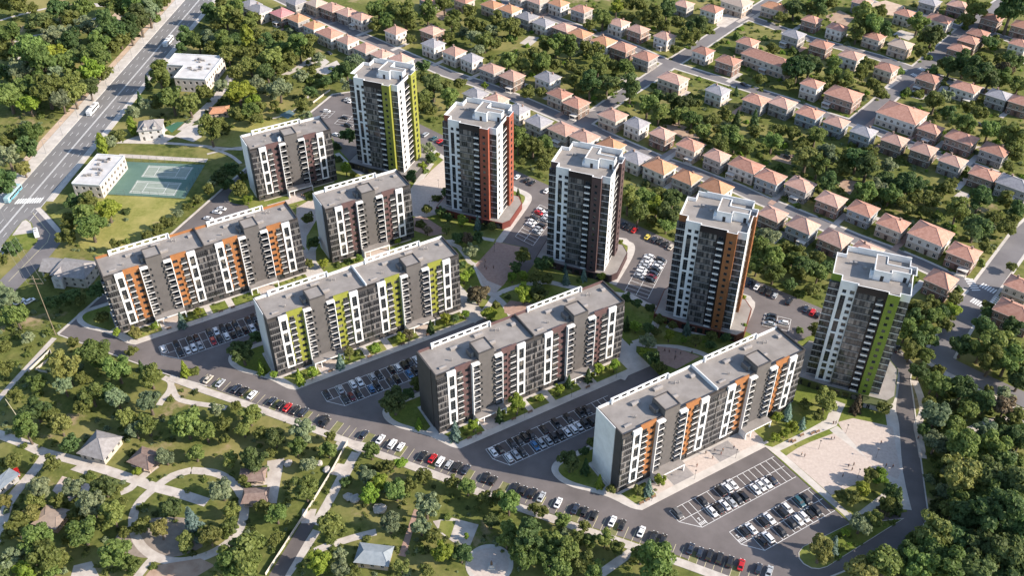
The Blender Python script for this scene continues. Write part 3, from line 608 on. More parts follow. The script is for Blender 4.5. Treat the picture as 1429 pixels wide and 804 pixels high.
# ---------------------------------------------------------------- the eight-storey blocks
FH, Z1 = 2.9, 3.3
DEP = 14.0
PM_GREY = M('light_grey_render', (0.52, 0.53, 0.54), 0.75, var=0.05, scale=0.3)
def slab_block(n, label, colour, halves, gable, group='eight-storey apartment blocks'):
    x, y, a = SL[n]
    root = thing('apartment_block', label, 'apartment block', (x, y, 0), R(a), group)
    LEN = 38.85*halves; ztop = Z1+8*FH            # 26.5
    body = MB(); col = MB(); cap = MB(); deck = MB(); par = MB(); fins = MB(); canopy = MB(); towers = MB(); frames = MB()
    # back and ends, ground storey
    holes = [(u, u+1.5, Z1+k*FH+.7, Z1+k*FH+2.2) for k in range(8) for u in np.arange(2.2, LEN-2, 4.05)]
    body.facade((LEN, DEP, 0), (-1, 0, 0), (0, 1, 0), LEN, 0, 27.6, holes, 0.2)
    body.quad((LEN, 0, 0), (LEN, DEP, 0), (LEN, DEP, 27.6), (LEN, 0, 27.6))
    body.quad((0, 4, 0), (0, 0, 0), (0, 0, 27.6), (0, 4, 27.6))
    gw = MB().box(-0.25, 0.0, 3.6, DEP+0.02, 0, 28.4)
    gw.build('gable_wall', {'dark': DARK, 'white': WHITE, 'grey': PM_GREY}[gable], root)
    gh = []; wins = []
    for h in range(halves):
        X = 38.85*h
        gh += [(X+u, X+u+w_, 0.7, 2.7) for u, w_ in ((1.0, 2.0), (5, 1.6), (9, 2.2), (27, 2.2), (31.6, 1.6), (35.4, 2.0))]+[(X+17.6, X+21.2, 0.15, 2.8)]
    body.facade((0, 0, 0), (1, 0, 0), (0, -1, 0), LEN, 0, Z1, gh, 0.3)
    for u0, u1, za, zb in gh:
        if u1-u0 < 3: wins.append((u0+(u1-u0)/2, 0.28, za, u1-u0, zb-za, 2, 1, 0))
    for h in range(halves):
        X = 38.85*h
        for m in (0, 1):
            q = (lambda u0, u1: (X+u0, X+u1)) if m == 0 else (lambda u0, u1: (X+38.85-u1, X+38.85-u0))
            # dark end wall behind the glazed bays
            u0, u1 = q(0, 4.0); body.quad((u0, 0, Z1), (u1, 0, Z1), (u1, 0, 28.2), (u0, 0, 28.2))
            # white frame column
            u0, u1 = q(4.0, 7.3); c = (u0+u1)/2
            hl = [(0.68, u1-u0-0.68, Z1+.35+k*2*FH, Z1+k*2*FH+FH*2-.75) for k in range(4)]
            frames = MB(); frames.facade((u0, -0.75, 0), (1, 0, 0), (0, -1, 0), u1-u0, Z1-.25, 27.9, hl, 0.35)
            frames.quad((u0, 0, Z1-.25), (u0, -.75, Z1-.25), (u0, -.75, 27.9), (u0, 0, 27.9)); frames.quad((u1, -.75, Z1-.25), (u1, 0, Z1-.25), (u1, 0, 27.9), (u1, -.75, 27.9))
            frames.quad((u0, -.75, 27.9), (u1, -.75, 27.9), (u1, .3, 27.9), (u0, .3, 27.9)); frames.quad((u0, 0, Z1-.25), (u1, 0, Z1-.25), (u1, -.75, Z1-.25), (u0, -.75, Z1-.25))
            frames.build('white_frame', WHITE, root)
            for k in range(4): wins.append((c, -0.42, Z1+.35+k*2*FH, u1-u0-1.36, FH*2-1.1, 2, 4, 0))
            # coloured bay: a balcony column and a column of windows set in openings
            u0, u1 = q(7.3, 13.4); wc = (10.7, 13.4) if m == 0 else (X+38.85-13.4, X+38.85-10.7)
            wc = (X+10.7, X+13.4) if m == 0 else wc
            hl = [(wc[0]+.4-u0, wc[1]-.4-u0, Z1+k*FH+.8, Z1+k*FH+2.3) for k in range(8)]
            col = MB(); col.facade((u0, -.05, 0), (1, 0, 0), (0, -1, 0), u1-u0, Z1, 28.5, hl, 0.32)
            col.box(u0, u1, -.049, .4, 28.2, 28.5); col.build('coloured_bay', colour, root)
            for k in range(8): wins.append(((wc[0]+wc[1])/2, 0.26, Z1+k*FH+.8, 1.9, 1.5, 2, 1, 0))
            ub = u0+.45 if m == 0 else u1-2.75
            for k in range(8): link('balcony', balcony_mesh(2.3, .62, M('pale_slab', (0.68, 0.67, 0.66), 0.7), RAIL), root, (ub, -.06, Z1+k*FH))
            # balconies with a white fin and cap, in a recess beside the stair tower
            u0, u1 = q(13.4, 16.4)
            body.quad((u0, .9, Z1), (u1, .9, Z1), (u1, .9, 27.6), (u0, .9, 27.6))
            for k in range(8): link('balcony', balcony_mesh(u1-u0-.3, 2.05, M('pale_slab', (0, 0, 0)), RAIL), root, (u0+(.28 if m == 0 else .02), .88, Z1+k*FH))
            f0 = u0 if m == 0 else u1-.28
            fins = MB(); fins.box(f0, f0+.28, -1.35, .9, Z1-.3, 27.5); fins.box(u0+(0.28 if m == 0 else 0), u1-(0 if m == 0 else .28), -1.34, .9, 26.75, 27.49); fins.build('balcony_fin', WHITE, root)
        # stair tower
        T0, T1 = X+16.4, X+22.45
        hl = [(o, o+.75, Z1+k*FH+1.0, Z1+k*FH+2.2) for k in range(8) for o in (.5, 4.8)]
        towers = MB(); towers.facade((T0, -.35, 0), (1, 0, 0), (0, -1, 0), T1-T0, Z1, 30.9, hl, 0.2)
        for k in range(8):
            for o in (.5, 4.8): wins.append((T0+o+.375, -.2, Z1+k*FH+1.0, .75, 1.2, 1, 1, 0))
        towers.quad((T0, 6.4, Z1), (T0, -.35, Z1), (T0, -.35, 30.9), (T0, 6.4, 30.9)); towers.quad((T1, -.35, Z1), (T1, 6.4, Z1), (T1, 6.4, 30.9), (T1, -.35, 30.9))
        towers.quad((T1, 6.4, 27), (T0, 6.4, 27), (T0, 6.4, 30.9), (T1, 6.4, 30.9))
        MB().quad((T0+.25, -.1, 30.6), (T1-.25, -.1, 30.6), (T1-.25, 6.15, 30.6), (T0+.25, 6.15, 30.6)).build('tower_roof', DECK, root); pt = MB()
        for (a0, a1, b0, b1) in ((T0, T1, -.351, -.1), (T0, T1, 6.15, 6.401), (T0, T0+.25, -.1, 6.15), (T1-.25, T1, -.1, 6.15)): pt.box(a0-.01, a1+.01, b0-.01, b1, 30.5, 30.95)
        pt.build('tower_parapet', DARK, root)
        # lift house and door behind the tower
        towers.build('stair_tower', GREYWALL, root); MB().box(T0-1.9, T0-.002, 2.4, 5.4, 27.4, 29.5).build('lift_house', GREYWALL, root); link('roof_door', MB().box(0, .9, -.05, 0, 0, 1.9).mesh('roof_door', [STEEL]), root, (T0-1.5, 2.39, 27.65))
        # entrance canopy, posts and glazed doors
        canopy = MB(); canopy.box(X+13.5, X+25.35, -3.9, -.36, 2.95, 3.55, 0, 1); canopy.box(X+13.5, X+13.9, -3.8, -.4, 0, 2.95); canopy.box(X+24.95, X+25.35, -3.8, -3.3, 0, 2.95); canopy.box(X+16, X+16.3, -3.7, -3.4, 0, 2.95)
        canopy.build('entrance_canopy', [WHITE, DECK], root)
        link('entrance_door', window_mesh(3.5, 2.6, 4, 2), root, (X+19.4, .27, .16))
        # glazed dark bays at both ends of the half
        for u in (X+.15, X+34.95):
            for k in range(8): link('glazed_bay', bay_mesh(3.75, FH, 'slabbay', .55, 5, M_BAY), root, (u, -.01, Z1+k*FH))
        if h == 0 and gable in ('dark',) and n == 'A':
            for k in range(8): link('corner_balcony', balcony_mesh(3.2, .9, M('pale_slab', (0, 0, 0)), RAIL, door=False), root, (-.01, 3.4, Z1+k*FH), R(-90))
        # roof plant
        for (vx, vy, L_, W_, H_) in ((4.2, 3.0, 2.6, .8, .6), (12.2, 9.6, 3.2, 1.3, .95), (24.3, 5.4, 3.4, 1.3, .95), (22.6, 11.3, 3.4, 1.3, .95), (36.0, 10.0, 1.6, 1.4, 1.0)):
            v = MB(); v.box(-L_/2, L_/2, -W_/2, W_/2, 0, H_*.75); v.add([(-L_/2-.1, -W_/2-.1, H_*.75), (L_/2+.1, -W_/2-.1, H_*.75), (L_/2+.1, W_/2+.1, H_*.75), (-L_/2-.1, W_/2+.1, H_*.75), (-L_/2, 0, H_), (L_/2, 0, H_)], [(0, 1, 5, 4), (2, 3, 4, 5), (1, 2, 5), (3, 0, 4), (3, 2, 1, 0)])
            v.build('roof_vent', VENT, root).location = (X+vx, vy, 27.5)
        for (vx, vy) in ((8.2, 4.6), (8.6, 4.4), (28.8, 10.2), (29.3, 10.6), (30.2, 9.8)): MB().tube((X+vx, vy, 27.4), (X+vx, vy, 28.5), .14, .14, 7).tube((X+vx, vy, 28.5), (X+vx, vy, 28.75), .26, .12, 7).build('roof_pipe', VENT, root)
        # deck and parapets
        e0 = .35 if h == 0 else .17; e1 = .35 if h == halves-1 else .17
        deck.quad((X+e0, 0.3, 27.5), (X+38.85-e1, 0.3, 27.5), (X+38.85-e1, DEP-.3, 27.5), (X+e0, DEP-.3, 27.5))
        scr = MB(); s0, s1 = X+5.5, X+28.5
        sh = [(1.0+i*3.15, 3.0+i*3.15, 28.35, 29.25) for i in range(7)]
        scr.facade((s1, DEP+.05, 0), (-1, 0, 0), (0, 1, 0), s1-s0, 27.0, 29.7, [(s1-s0-b, s1-s0-a_, c, d) for a_, b, c, d in sh], .35)
        scr.facade((s0, DEP-.3, 0), (1, 0, 0), (0, -1, 0), s1-s0, 27.0, 29.7, sh, .35)
        scr.box(s0, s1, DEP-.3, DEP+.05, 29.69, 29.72); scr.box(s0-.3, s0, DEP-.9, DEP+.05, 27, 29.72); scr.box(s1, s1+.3, DEP-.9, DEP+.05, 27, 29.72)
        scr.build('roof_screen', WHITE, root)
        for a_, b in ((X+.3, s0-.3), (s1+.3, X+38.6)): par.box(a_, b, DEP-.3, DEP+.05, 27, 28.5, 1)
        par.box(X+.3, X+38.6, 0.0, .3, 27.45, 28.15)
    par.box(-.02, .34, -.02, DEP, 27.45, 28.35); par.box(LEN-.34, LEN+.02, -.02, DEP, 27.45, 28.35)
    rc = {'A': ORANGE, 'B': WHITE, 'C': PLUM, 'D': WHITE, 'E': WHITE, 'F': WHITE}[n]
    if halves == 2: MB().box(38.66, 39.04, 0.3, DEP-.31, 27.4, 28.9).build('roof_divider', {'A': DARK, 'B': WHITE, 'C': DARK, 'D': WHITE}[n], root)
    for bx in (body,): bx.build('wall', DARK, root)
    deck.build('roof', DECK, root); par.build('parapet', [DARK, rc], root)
    for (u, yy, z, w_, h_, nx, nz, _) in wins: link('window', window_mesh(w_, h_, nx, nz), root, (u, yy, z))
    bw = MB()
    for u0, u1, za, zb in holes:
        uu = LEN-(u0+u1)/2; bw.quad((uu+.75, DEP-.2, za), (uu-.75, DEP-.2, za), (uu-.75, DEP-.2, zb), (uu+.75, DEP-.2, zb))
    bw.build('rear_windows', GLASS, root, kind='stuff')
    return root
M_BAY = glass_mat('bay_glass', (0.016, 0.016, 0.018), (0.22, 0.20, 0.185), 0.3, pane=.75)
slab_block('A', 'long apartment block with orange panels and a dark gable, nearest the boulevard', ORANGE, 2, 'dark')
slab_block('B', 'long apartment block with lime green panels', LIME, 2, 'grey')
slab_block('C', 'long apartment block with plum panels and a dark gable, between lime and orange blocks', PLUM, 2, 'dark')
slab_block('D', 'long apartment block with orange panels and a white gable, beside the pink plaza', ORANGE, 2, 'white')
slab_block('E', 'short plum apartment block with a satellite-white box on its roof, beside the tennis courts', PLUM, 1, 'white')
slab_block('F', 'short plum apartment block between the lime block and the lime tower', PLUM, 1, 'grey')
E_root = [o for o in COL.objects if o.name.startswith('apartment_block')]
E_ = [o for o in E_root if 'satellite' in o['label']][0]; E_['label'] = 'short plum apartment block with a small white roof box, beside the tennis courts'
MB().box(-.9, .9, -.9, .9, 0, 1.6).add([(-1, -1, 1.6), (1, -1, 1.6), (1, 1, 1.6), (-1, 1, 1.6), (0, 0, 2.6)], [(0, 1, 4), (1, 2, 4), (2, 3, 4), (3, 0, 4)]).build('roof_box', WHITE, E_).location = (14.8, 1.8, 27.5)

# ---------------------------------------------------------------- the five towers
TH, TZ, TN = 2.9, 3.6, 15
def tower(label, pos, colour, base_mat, tint):
    root = thing('apartment_tower', label, 'apartment tower', pos, R(-21.2), 'five apartment towers')
    white = MB(); dark = MB(); c1 = MB(); deck = MB(); par = MB(); win = []
    zt = 50.0; zr = 48.5
    # podium
    pod = MB(); pod.prism([(-7.5, -1.2), (5, -2.6), (26, -2.6), (28.5, 1), (28.5, 16), (25, 21), (-5, 21), (-7.5, 15)], 0, 3.55, 0)
    pod.build('podium', [base_mat], root)
    MB().prism([(-7.1, -.9), (5, -2.2), (25.8, -2.2), (28.1, 1.1), (28.1, 15.8), (24.8, 20.6), (-4.8, 20.6), (-7.1, 14.8)], 3.56, 3.57).build('podium_roof', DECK, root)
    for u in np.arange(-5, 24, 3.1): MB().box(u, u+2.2, (-2.63 if u > 4.5 else -1.25-(u+7.5)*.112-.06), (-2.55 if u > 4.5 else -1.2-(u+7.5)*.112), .5, 2.9).build('shop_window', GLASS, root)
    # white front-left panel with two window columns
    h1 = [(1.0, 2.7, TZ+a*TH+.45, TZ+b*TH-.35) for a, b in ((0, 2), (2, 3), (3, 5), (5, 8), (8, 10), (10, 14))]+[(1.2, 2.5, TZ+14*TH+.7, TZ+14*TH+2.2)]
    h2 = [(3.7, 5.2, TZ+k*TH+.75, TZ+k*TH+2.35) for k in range(TN)]
    white.facade((0, 0, 0), (1, 0, 0), (0, -1, 0), 5.6, 3.55, zt, h1+h2, .3)
    for u0, u1, za, zb in h1: win.append(((u0+u1)/2, .27, za, u1-u0, zb-za, 2, max(1, round((zb-za)/1.3)), 0))
    for u0, u1, za, zb in h2: win.append(((u0+u1)/2, .27, za, u1-u0, zb-za, 2, 1, 0))
    white.quad((5.6, 0, 3.55), (5.6, .8, 3.55), (5.6, .8, zt), (5.6, 0, zt))
    # glazed dark bay
    dark.quad((5.6, -1.0, TZ+TN*TH), (15.6, -1.0, TZ+TN*TH), (15.6, -1.0, zt), (5.6, -1.0, zt))
    dark.quad((5.6, 0, 3.55), (5.6, -1.0, 3.55), (5.6, -1.0, zt), (5.6, 0, zt))
    dark.quad((12.1, -.95, 3.55), (15.6, -.95, 3.55), (15.6, -.95, TZ+TN*TH), (12.1, -.95, TZ+TN*TH)); dark.quad((5.6, -.4, 3.55), (12.1, -.4, 3.55), (12.1, -.4, TZ+TN*TH), (5.6, -.4, TZ+TN*TH))
    for k in range(TN): link('glazing', bay_mesh(6.4, TH, 'towerbay', .58, 7), root, (5.65, -.42, TZ+k*TH))
    for k in range(TN): link('balcony', balcony_mesh(2.3, .75, M('pale_slab', (0, 0, 0)), RAIL, .62), root, (12.6, -.96, TZ+k*TH))
    # coloured fin on the front
    hl = [(1.3, 2.5, TZ+k*TH+.9, TZ+k*TH+2.2) for k in range(TN)]
    c1.facade((15.6, -2.1, 0), (1, 0, 0), (0, -1, 0), 3.9, 3.55, zt, hl, .18)
    for k in range(TN): win.append((15.6+1.9, -1.95, TZ+k*TH+.9, 1.2, 1.3, 1, 1, 1))
    c1.quad((15.6, 0, 3.55), (15.6, -2.1, 3.55), (15.6, -2.1, zt), (15.6, 0, zt)); c1.quad((19.5, -2.1, 3.55), (19.5, .9, 3.55), (19.5, .9, zt), (19.5, -2.1, zt)); c1.build('coloured_panel', colour, root); c1 = MB(); white.build('white_panel', WHITE, root); white = MB()
    # recessed balconies to the corner, white cap above
    dark.quad((19.5, .85, 3.55), (22.8, .85, 3.55), (22.8, .85, 47), (19.5, .85, 47))
    white.facade((19.5, -.3, 0), (1, 0, 0), (0, -1, 0), 3.3, TZ+TN*TH-.2, zt, [], .3); white.quad((19.5, 1, TZ+TN*TH-.2), (22.8, 1, TZ+TN*TH-.2), (22.8, -.3, TZ+TN*TH-.2), (19.5, -.3, TZ+TN*TH-.2))
    for k in range(TN): link('glazed_balcony', bay_mesh(3.2, TH, 'cornerbay', 1.1, 4, GLASS2, M('pale_slab', (0, 0, 0))), root, (19.55, .83, TZ+k*TH))
    white.build('white_cap', WHITE, root); white = MB()
    # right side: white panel, dark recess with balconies, coloured panel
    hr = [(1.6, 3.6, TZ+k*TH+.5, TZ+k*TH+2.4) for k in range(TN)]+[(1.7, 3.6, TZ+TN*TH+.3, TZ+TN*TH+.9)]
    white.facade((22.8, -.3, 0), (0, 1, 0), (1, 0, 0), 6.8, 3.55, zt, hr, .3)
    white.quad((22.8, 6.5, 3.55), (21.6, 6.5, 3.55), (21.6, 6.5, zt), (22.8, 6.5, zt))
    for u0, u1, za, zb in hr: win.append((22.53, -.3+(u0+u1)/2, za, u1-u0, zb-za, 2, 1, 2))
    dark.quad((21.6, 6.5, 3.55), (21.6, 11.6, 3.55), (21.6, 11.6, zt), (21.6, 6.5, zt))
    for k in range(TN): link('balcony', balcony_mesh(4.6, 1.2, M('pale_slab', (0, 0, 0)), RAIL), root, (21.62, 6.75, TZ+k*TH), R(90))
    hc = [(1.7, 3.5, TZ+k*TH+.5, TZ+k*TH+2.4) for k in range(TN)]+[(1.7, 3.6, TZ+TN*TH+.3, TZ+TN*TH+.9)]
    c1.facade((23.9, 11.6, 0), (0, 1, 0), (1, 0, 0), 5.2, 3.55, zt, hc, .3)
    for u0, u1, za, zb in hc: win.append((23.63, 11.6+(u0+u1)/2, za, u1-u0, zb-za, 2, 1, 2))
    c1.quad((21.6, 11.6, 3.55), (23.9, 11.6, 3.55), (23.9, 11.6, zt), (21.6, 11.6, zt)); c1.quad((23.9, 16.8, 3.55), (21.6, 16.8, 3.55), (21.6, 16.8, zt), (23.9, 16.8, zt))
    white.build('white_panel', WHITE, root); white = MB(); c1.build('coloured_panel', colour, root); c1 = MB()
    # rear, left
    rear = [(24, 3.9, 16.8), (0, 0, 0)]
    hb = [(u, u+1.6, TZ+k*TH+.7, TZ+k*TH+2.3) for k in range(TN) for u in (2.2, 7, 12, 17)]
    white.facade((21.6, 20.5, 0), (-1, 0, 0), (0, 1, 0), 21.6, 3.55, zt, hb, .2)
    bwm = MB()
    for u0, u1, za, zb in hb: bwm.quad((21.6-u0, 20.3, za), (21.6-u1, 20.3, za), (21.6-u1, 20.3, zb), (21.6-u0, 20.3, zb))
    bwm.build('rear_windows', GLASS, root, kind='stuff')
    white.quad((21.6, 16.8, 3.55), (21.6, 20.5, 3.55), (21.6, 20.5, zt), (21.6, 16.8, zt))
    white.quad((0, 20.5, 3.55), (0, 16, 3.55), (0, 16, zt), (0, 20.5, zt)); white.quad((0, 3, 3.55), (0, 0, 3.55), (0, 0, zt), (0, 3, zt))
    # coloured wing on the left with balconies facing front
    c1.quad((-3.2, 16, 3.55), (-3.2, 3, 3.55), (-3.2, 3, zt), (-3.2, 16, zt)); c1.quad((0, 16, 3.55), (-3.2, 16, 3.55), (-3.2, 16, zt), (0, 16, zt))
    c1.quad((-3.2, 3, TZ+TN*TH-.2), (0, 3, TZ+TN*TH-.2), (0, 3, zt), (-3.2, 3, zt)); dark.quad((-3.2, 3.3, 3.55), (0, 3.3, 3.55), (0, 3.3, 47.1), (-3.2, 3.3, 47.1))
    for k in range(TN): link('glazed_balcony', bay_mesh(3.5, TH, 'wingbay', 1.4, 4, M_BAY, M('pale_slab', (0, 0, 0))), root, (-3.6, 3.28, TZ+k*TH))
    dark.build('wall', BLACKP, root); white.build('rear_wall', WHITE, root); c1.build('coloured_wing', colour, root)
    # roof outline
    OUT = [(0, 0), (5.6, 0), (5.6, -1.0), (15.6, -1.0), (15.6, -2.1), (19.5, -2.1), (19.5, -.3), (22.8, -.3), (22.8, 6.5), (22.8, 11.6), (23.9, 11.6), (23.9, 16.8), (21.6, 16.8), (21.6, 20.5), (0, 20.5), (0, 16), (-3.2, 16), (-3.2, 3), (0, 3)]
    deck.prism(OUT, zr, zr)
    deck.quad((21.6, 6.5, zt-.6), (22.8, 6.5, zt-.6), (22.8, 11.6, zt-.6), (21.6, 11.6, zt-.6)); deck.build('roof', DECK, root)
    nO = len(OUT); cx = Vector((10.5, 9))
    inn = []
    for i, p in enumerate(OUT):
        a, b, c = Vector(OUT[i-1]), Vector(p), Vector(OUT[(i+1) % nO]); d1 = (b-a).normalized(); d2 = (c-b).normalized()
        n1 = Vector((-d1.y, d1.x)); n2 = Vector((-d2.y, d2.x)); s = (n1+n2)
        inn.append(b+(n1*.3 if s.length < .1 or abs(d1.cross(d2)) < .1 else n1*.3+n2*.3))
    extra = {12: 1.0, 13: 1.2, 14: .9, 15: 0.0, 11: .5}
    for i in range(nO):
        a, b, ai, bi = OUT[i], OUT[(i+1) % nO], inn[i], inn[(i+1) % nO]
        top = zt+(1.0 if i in (13,) else 0)
        z0 = zr
        par.add([(*ai, z0), (*bi, z0), (*bi, zt), (*ai, zt), (*a, zt), (*b, zt)], [(1, 0, 3, 2), (3, 4, 5, 2)])
    # stepped taller rear parapet
    for (u0, u1, zz) in ((.02, 3.4, 50.5), (3.4, 8.4, 51.0), (8.4, 14.2, 51.0), (14.2, 21.58, 51.0)): par.box(u0, u1, 20.15, 20.52, 49.9, zz)
    par.build('parapet', WHITE, root)
    # penthouse
    ph = MB(); ph.prism([(9.9, 6.4), (15.5, 6.4), (15.5, 8.3), (21.5, 8.3), (21.5, 11.5), (13.6, 11.5), (13.6, 16), (9.9, 16)], zr, 52.3, 1, 0)
    P = [(9.9, 6.4), (15.5, 6.4), (15.5, 8.3), (21.5, 8.3), (21.5, 11.5), (13.6, 11.5), (13.6, 16), (9.9, 16)]
    for a, b in zip(P, P[1:]+P[:1]): ph.bar(a, b, .3, 52.2, 52.62)
    po = ph.build('penthouse', [WHITE, DECK], root)
    for u, v in ((12.2, 6.38), (19.6, 8.28)): link('door', MB().box(0, 1.1, -.05, 0, 0, 2.1).mesh('door', [M('dark_door', (0.02, 0.02, 0.022), .5)]), po, (u, v, zr+.02))
    rl = MB()
    rl.box(8.7, 9.88, 6.6, 9.8, zr, zr+1.3)
    for yy in np.arange(6.7, 9.9, 1.0): rl.tube((8.75, yy, zr+1.3), (8.75, yy, zr+2.2), .05, .05, 5)
    rl.tube((8.75, 6.7, zr+2.2), (8.75, 9.7, zr+2.2), .05, .05, 5); rl.build('roof_stair', WHITE, root)
    for u, v in ((1.6, 12.4), (3.1, 12.9), (6.4, 11.3)): MB().box(u, u+1.0, v, v+.8, zr, zr+.9).build('roof_vent', VENT, root)
    MB().tube((2.4, 14, zr+.06), (7.5, 13, zr+.12), .06, .06, 5).build('roof_pipe', VENT, root)
    for (u, v, z, w_, h_, nx, nz, sd_) in win: link('window', window_mesh(w_, h_, nx, nz), root, (u, v, z), R(90) if sd_ == 2 else 0)
    return root
tower('tall apartment tower with lime green fins, beside the short plum blocks', (-73.42, 410.42, 0), LIME, M('podium_charcoal', (0.035, 0.033, 0.033), .7), 0)
tower('tall apartment tower with brick red fins', (-27.64, 370.81, 0), REDB, M('podium_red_brick', (0.13, 0.03, 0.022), .8), 0)
tower('tall apartment tower with dark plum fins', (17.64, 332.22, 0), PLUMD, M('podium_plum', (0.055, 0.03, 0.03), .8), 0)
tower('tall apartment tower with russet brown fins', (64.21, 294.63, 0), BROWN, M('podium_rust', (0.12, 0.035, 0.02), .8), 0)
tower('tall apartment tower with olive green fins, nearest the pink plaza', (112.04, 258.96, 0), GREEN, M('podium_olive', (0.07, 0.085, 0.025), .8), 0)

# ---------------------------------------------------------------- houses of the residential quarter
ROOF = {'t': M('terracotta_tiles', (0.345, 0.165, 0.115), .85, rgb2=(0.46, 0.25, 0.185), scale=0.9, objvar=.2, detail=7), 'o': M('orange_tiles', (0.43, 0.20, 0.105), .85, rgb2=(0.52, 0.27, 0.16), scale=0.9, objvar=.12, detail=7),
        's': M('salmon_tiles', (0.415, 0.235, 0.18), .85, rgb2=(0.52, 0.325, 0.255), scale=0.9, objvar=.16, detail=7), 'g': M('grey_slates', (0.225, 0.215, 0.23), .8, rgb2=(0.315, 0.305, 0.315), scale=0.9, objvar=.12, detail=7),
        'p': M('rose_tiles', (0.46, 0.17, 0.17), .85, rgb2=(0.54, 0.25, 0.24), scale=0.9, detail=7), 'n': M('tan_tiles', (0.40, 0.30, 0.235), .85, rgb2=(0.47, 0.37, 0.30), scale=0.9, detail=7)}
RNAME = {'t': 'terracotta-roofed', 'o': 'orange-roofed', 's': 'salmon-roofed', 'g': 'grey-roofed', 'p': 'rose-roofed', 'n': 'tan-roofed'}
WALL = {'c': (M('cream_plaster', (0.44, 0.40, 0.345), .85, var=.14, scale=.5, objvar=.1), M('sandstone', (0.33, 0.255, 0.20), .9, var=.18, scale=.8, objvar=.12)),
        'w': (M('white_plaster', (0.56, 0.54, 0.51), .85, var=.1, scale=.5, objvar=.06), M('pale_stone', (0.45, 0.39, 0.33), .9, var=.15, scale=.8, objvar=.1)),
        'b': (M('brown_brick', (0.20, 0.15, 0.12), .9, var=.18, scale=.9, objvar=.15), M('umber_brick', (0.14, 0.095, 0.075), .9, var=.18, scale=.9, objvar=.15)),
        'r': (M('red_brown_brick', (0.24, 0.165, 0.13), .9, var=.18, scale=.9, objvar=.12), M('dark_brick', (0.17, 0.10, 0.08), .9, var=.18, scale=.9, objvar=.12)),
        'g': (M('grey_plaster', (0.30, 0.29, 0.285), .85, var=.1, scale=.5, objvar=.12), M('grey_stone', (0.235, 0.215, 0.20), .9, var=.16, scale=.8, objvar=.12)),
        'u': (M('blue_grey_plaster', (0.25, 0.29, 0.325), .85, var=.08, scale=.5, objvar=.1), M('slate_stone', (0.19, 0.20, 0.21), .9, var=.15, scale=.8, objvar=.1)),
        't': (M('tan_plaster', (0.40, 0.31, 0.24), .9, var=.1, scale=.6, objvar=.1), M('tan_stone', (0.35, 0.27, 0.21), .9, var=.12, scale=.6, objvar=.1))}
WNAME = {'c': 'cream', 'w': 'white', 'b': 'dark brick', 'r': 'red brick', 'g': 'grey', 'u': 'blue-grey', 't': 'tan stone'}
SIZES = {'': (10.6, 9.2, 7.0, 2.5), 'L': (29, 10.5, 7.0, 2.6), 'W': (15.5, 12.5, 7.3, 3.3), 'X': (20, 16.5, 7.6, 4.2), 'T': (9.6, 8.4, 8.3, 2.3), 'P': (11.2, 9.6, 6.8, 3.6), 'M': (13.5, 9.6, 7.0, 2.6)}
TRIM = M('pale_trim', (0.58, 0.54, 0.49), .8)
DOOR = M('house_door', (0.07, 0.045, 0.035), .6)
_hc = {}
def house_parts(sz):
    if sz in _hc: return _hc[sz]
    W, D, H, RH = SIZES[sz]; x, y = W/2, D/2; b = MB()
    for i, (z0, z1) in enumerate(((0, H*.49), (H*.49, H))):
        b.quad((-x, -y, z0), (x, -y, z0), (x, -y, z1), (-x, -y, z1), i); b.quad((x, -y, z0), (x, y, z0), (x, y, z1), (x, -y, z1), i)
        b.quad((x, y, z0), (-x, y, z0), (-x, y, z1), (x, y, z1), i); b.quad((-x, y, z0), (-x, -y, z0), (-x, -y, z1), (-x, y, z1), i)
    g = .09; z = H*.49
    for a in ((-x-g, x+g, -y-g, -y-.002), (-x-g, x+g, y+.002, y+g), (-x-g, -x-.002, -y, y), (x+.002, x+g, -y, y)): b.box(*a, z-.14, z+.14, 2)
    o = .62; r = MB(); ridge = max(0, (W-D)/2); X, Y = x+o, y+o
    r.add([(-X, -Y, H), (X, -Y, H), (X, Y, H), (-X, Y, H)], [(3, 2, 1, 0)], 1)
    for a in ((-X, X, -Y, -Y+.06), (-X, X, Y-.06, Y), (-X, -X+.06, -Y+.06, Y-.06), (X-.06, X, -Y+.06, Y-.06)): r.box(*a, H+.002, H+.2, 1)
    Z = H+.18
    r.add([(-X, -Y, Z), (X, -Y, Z), (X, Y, Z), (-X, Y, Z), (-ridge, 0, Z+RH), (ridge, 0, Z+RH)], [(0, 1, 5, 4), (2, 3, 4, 5), (1, 2, 5), (3, 0, 4)] if ridge else [(0, 1, 4), (1, 2, 4), (2, 3, 4), (3, 0, 4)], 0)
    c = [(-X, -Y, Z), (X, -Y, Z), (X, Y, Z), (-X, Y, Z)]
    for i, p in enumerate(c): e = (ridge if p[0] > 0 else -ridge, 0, Z+RH); r.tube(p, e, .1, .1, 4, 0, False)
    if ridge: r.tube((-ridge, 0, Z+RH), (ridge, 0, Z+RH), .12, .12, 4, 0, False)
    wins = []
    n1 = max(3, int(W/3.3)); n2 = max(2, int(D/3.6))
    for k in range(n1):
        u = -x+W*(k+.5)/n1
        wins += [(u, -y, z+.75, 0, 1), (-u, y, z+.75, 180, 1)]
        if k != n1//2: wins += [(u, -y, .75, 0, 0), (-u, y, .75, 180, 0)]
    for k in range(n2):
        u = -y+D*(k+.5)/n2
        wins += [(x, u, z+.75, 90, 1), (x, u, .75, 90, 0), (-x, -u, z+.75, 270, 1), (-x, -u, .75, 270, 0)]
    _hc[sz] = (b.mesh('wall', [TRIM, TRIM, TRIM]), r.mesh('roof', [TRIM, TRIM]), wins, (-x+W*(n1//2+.5)/n1, -y))
    return _hc[sz]
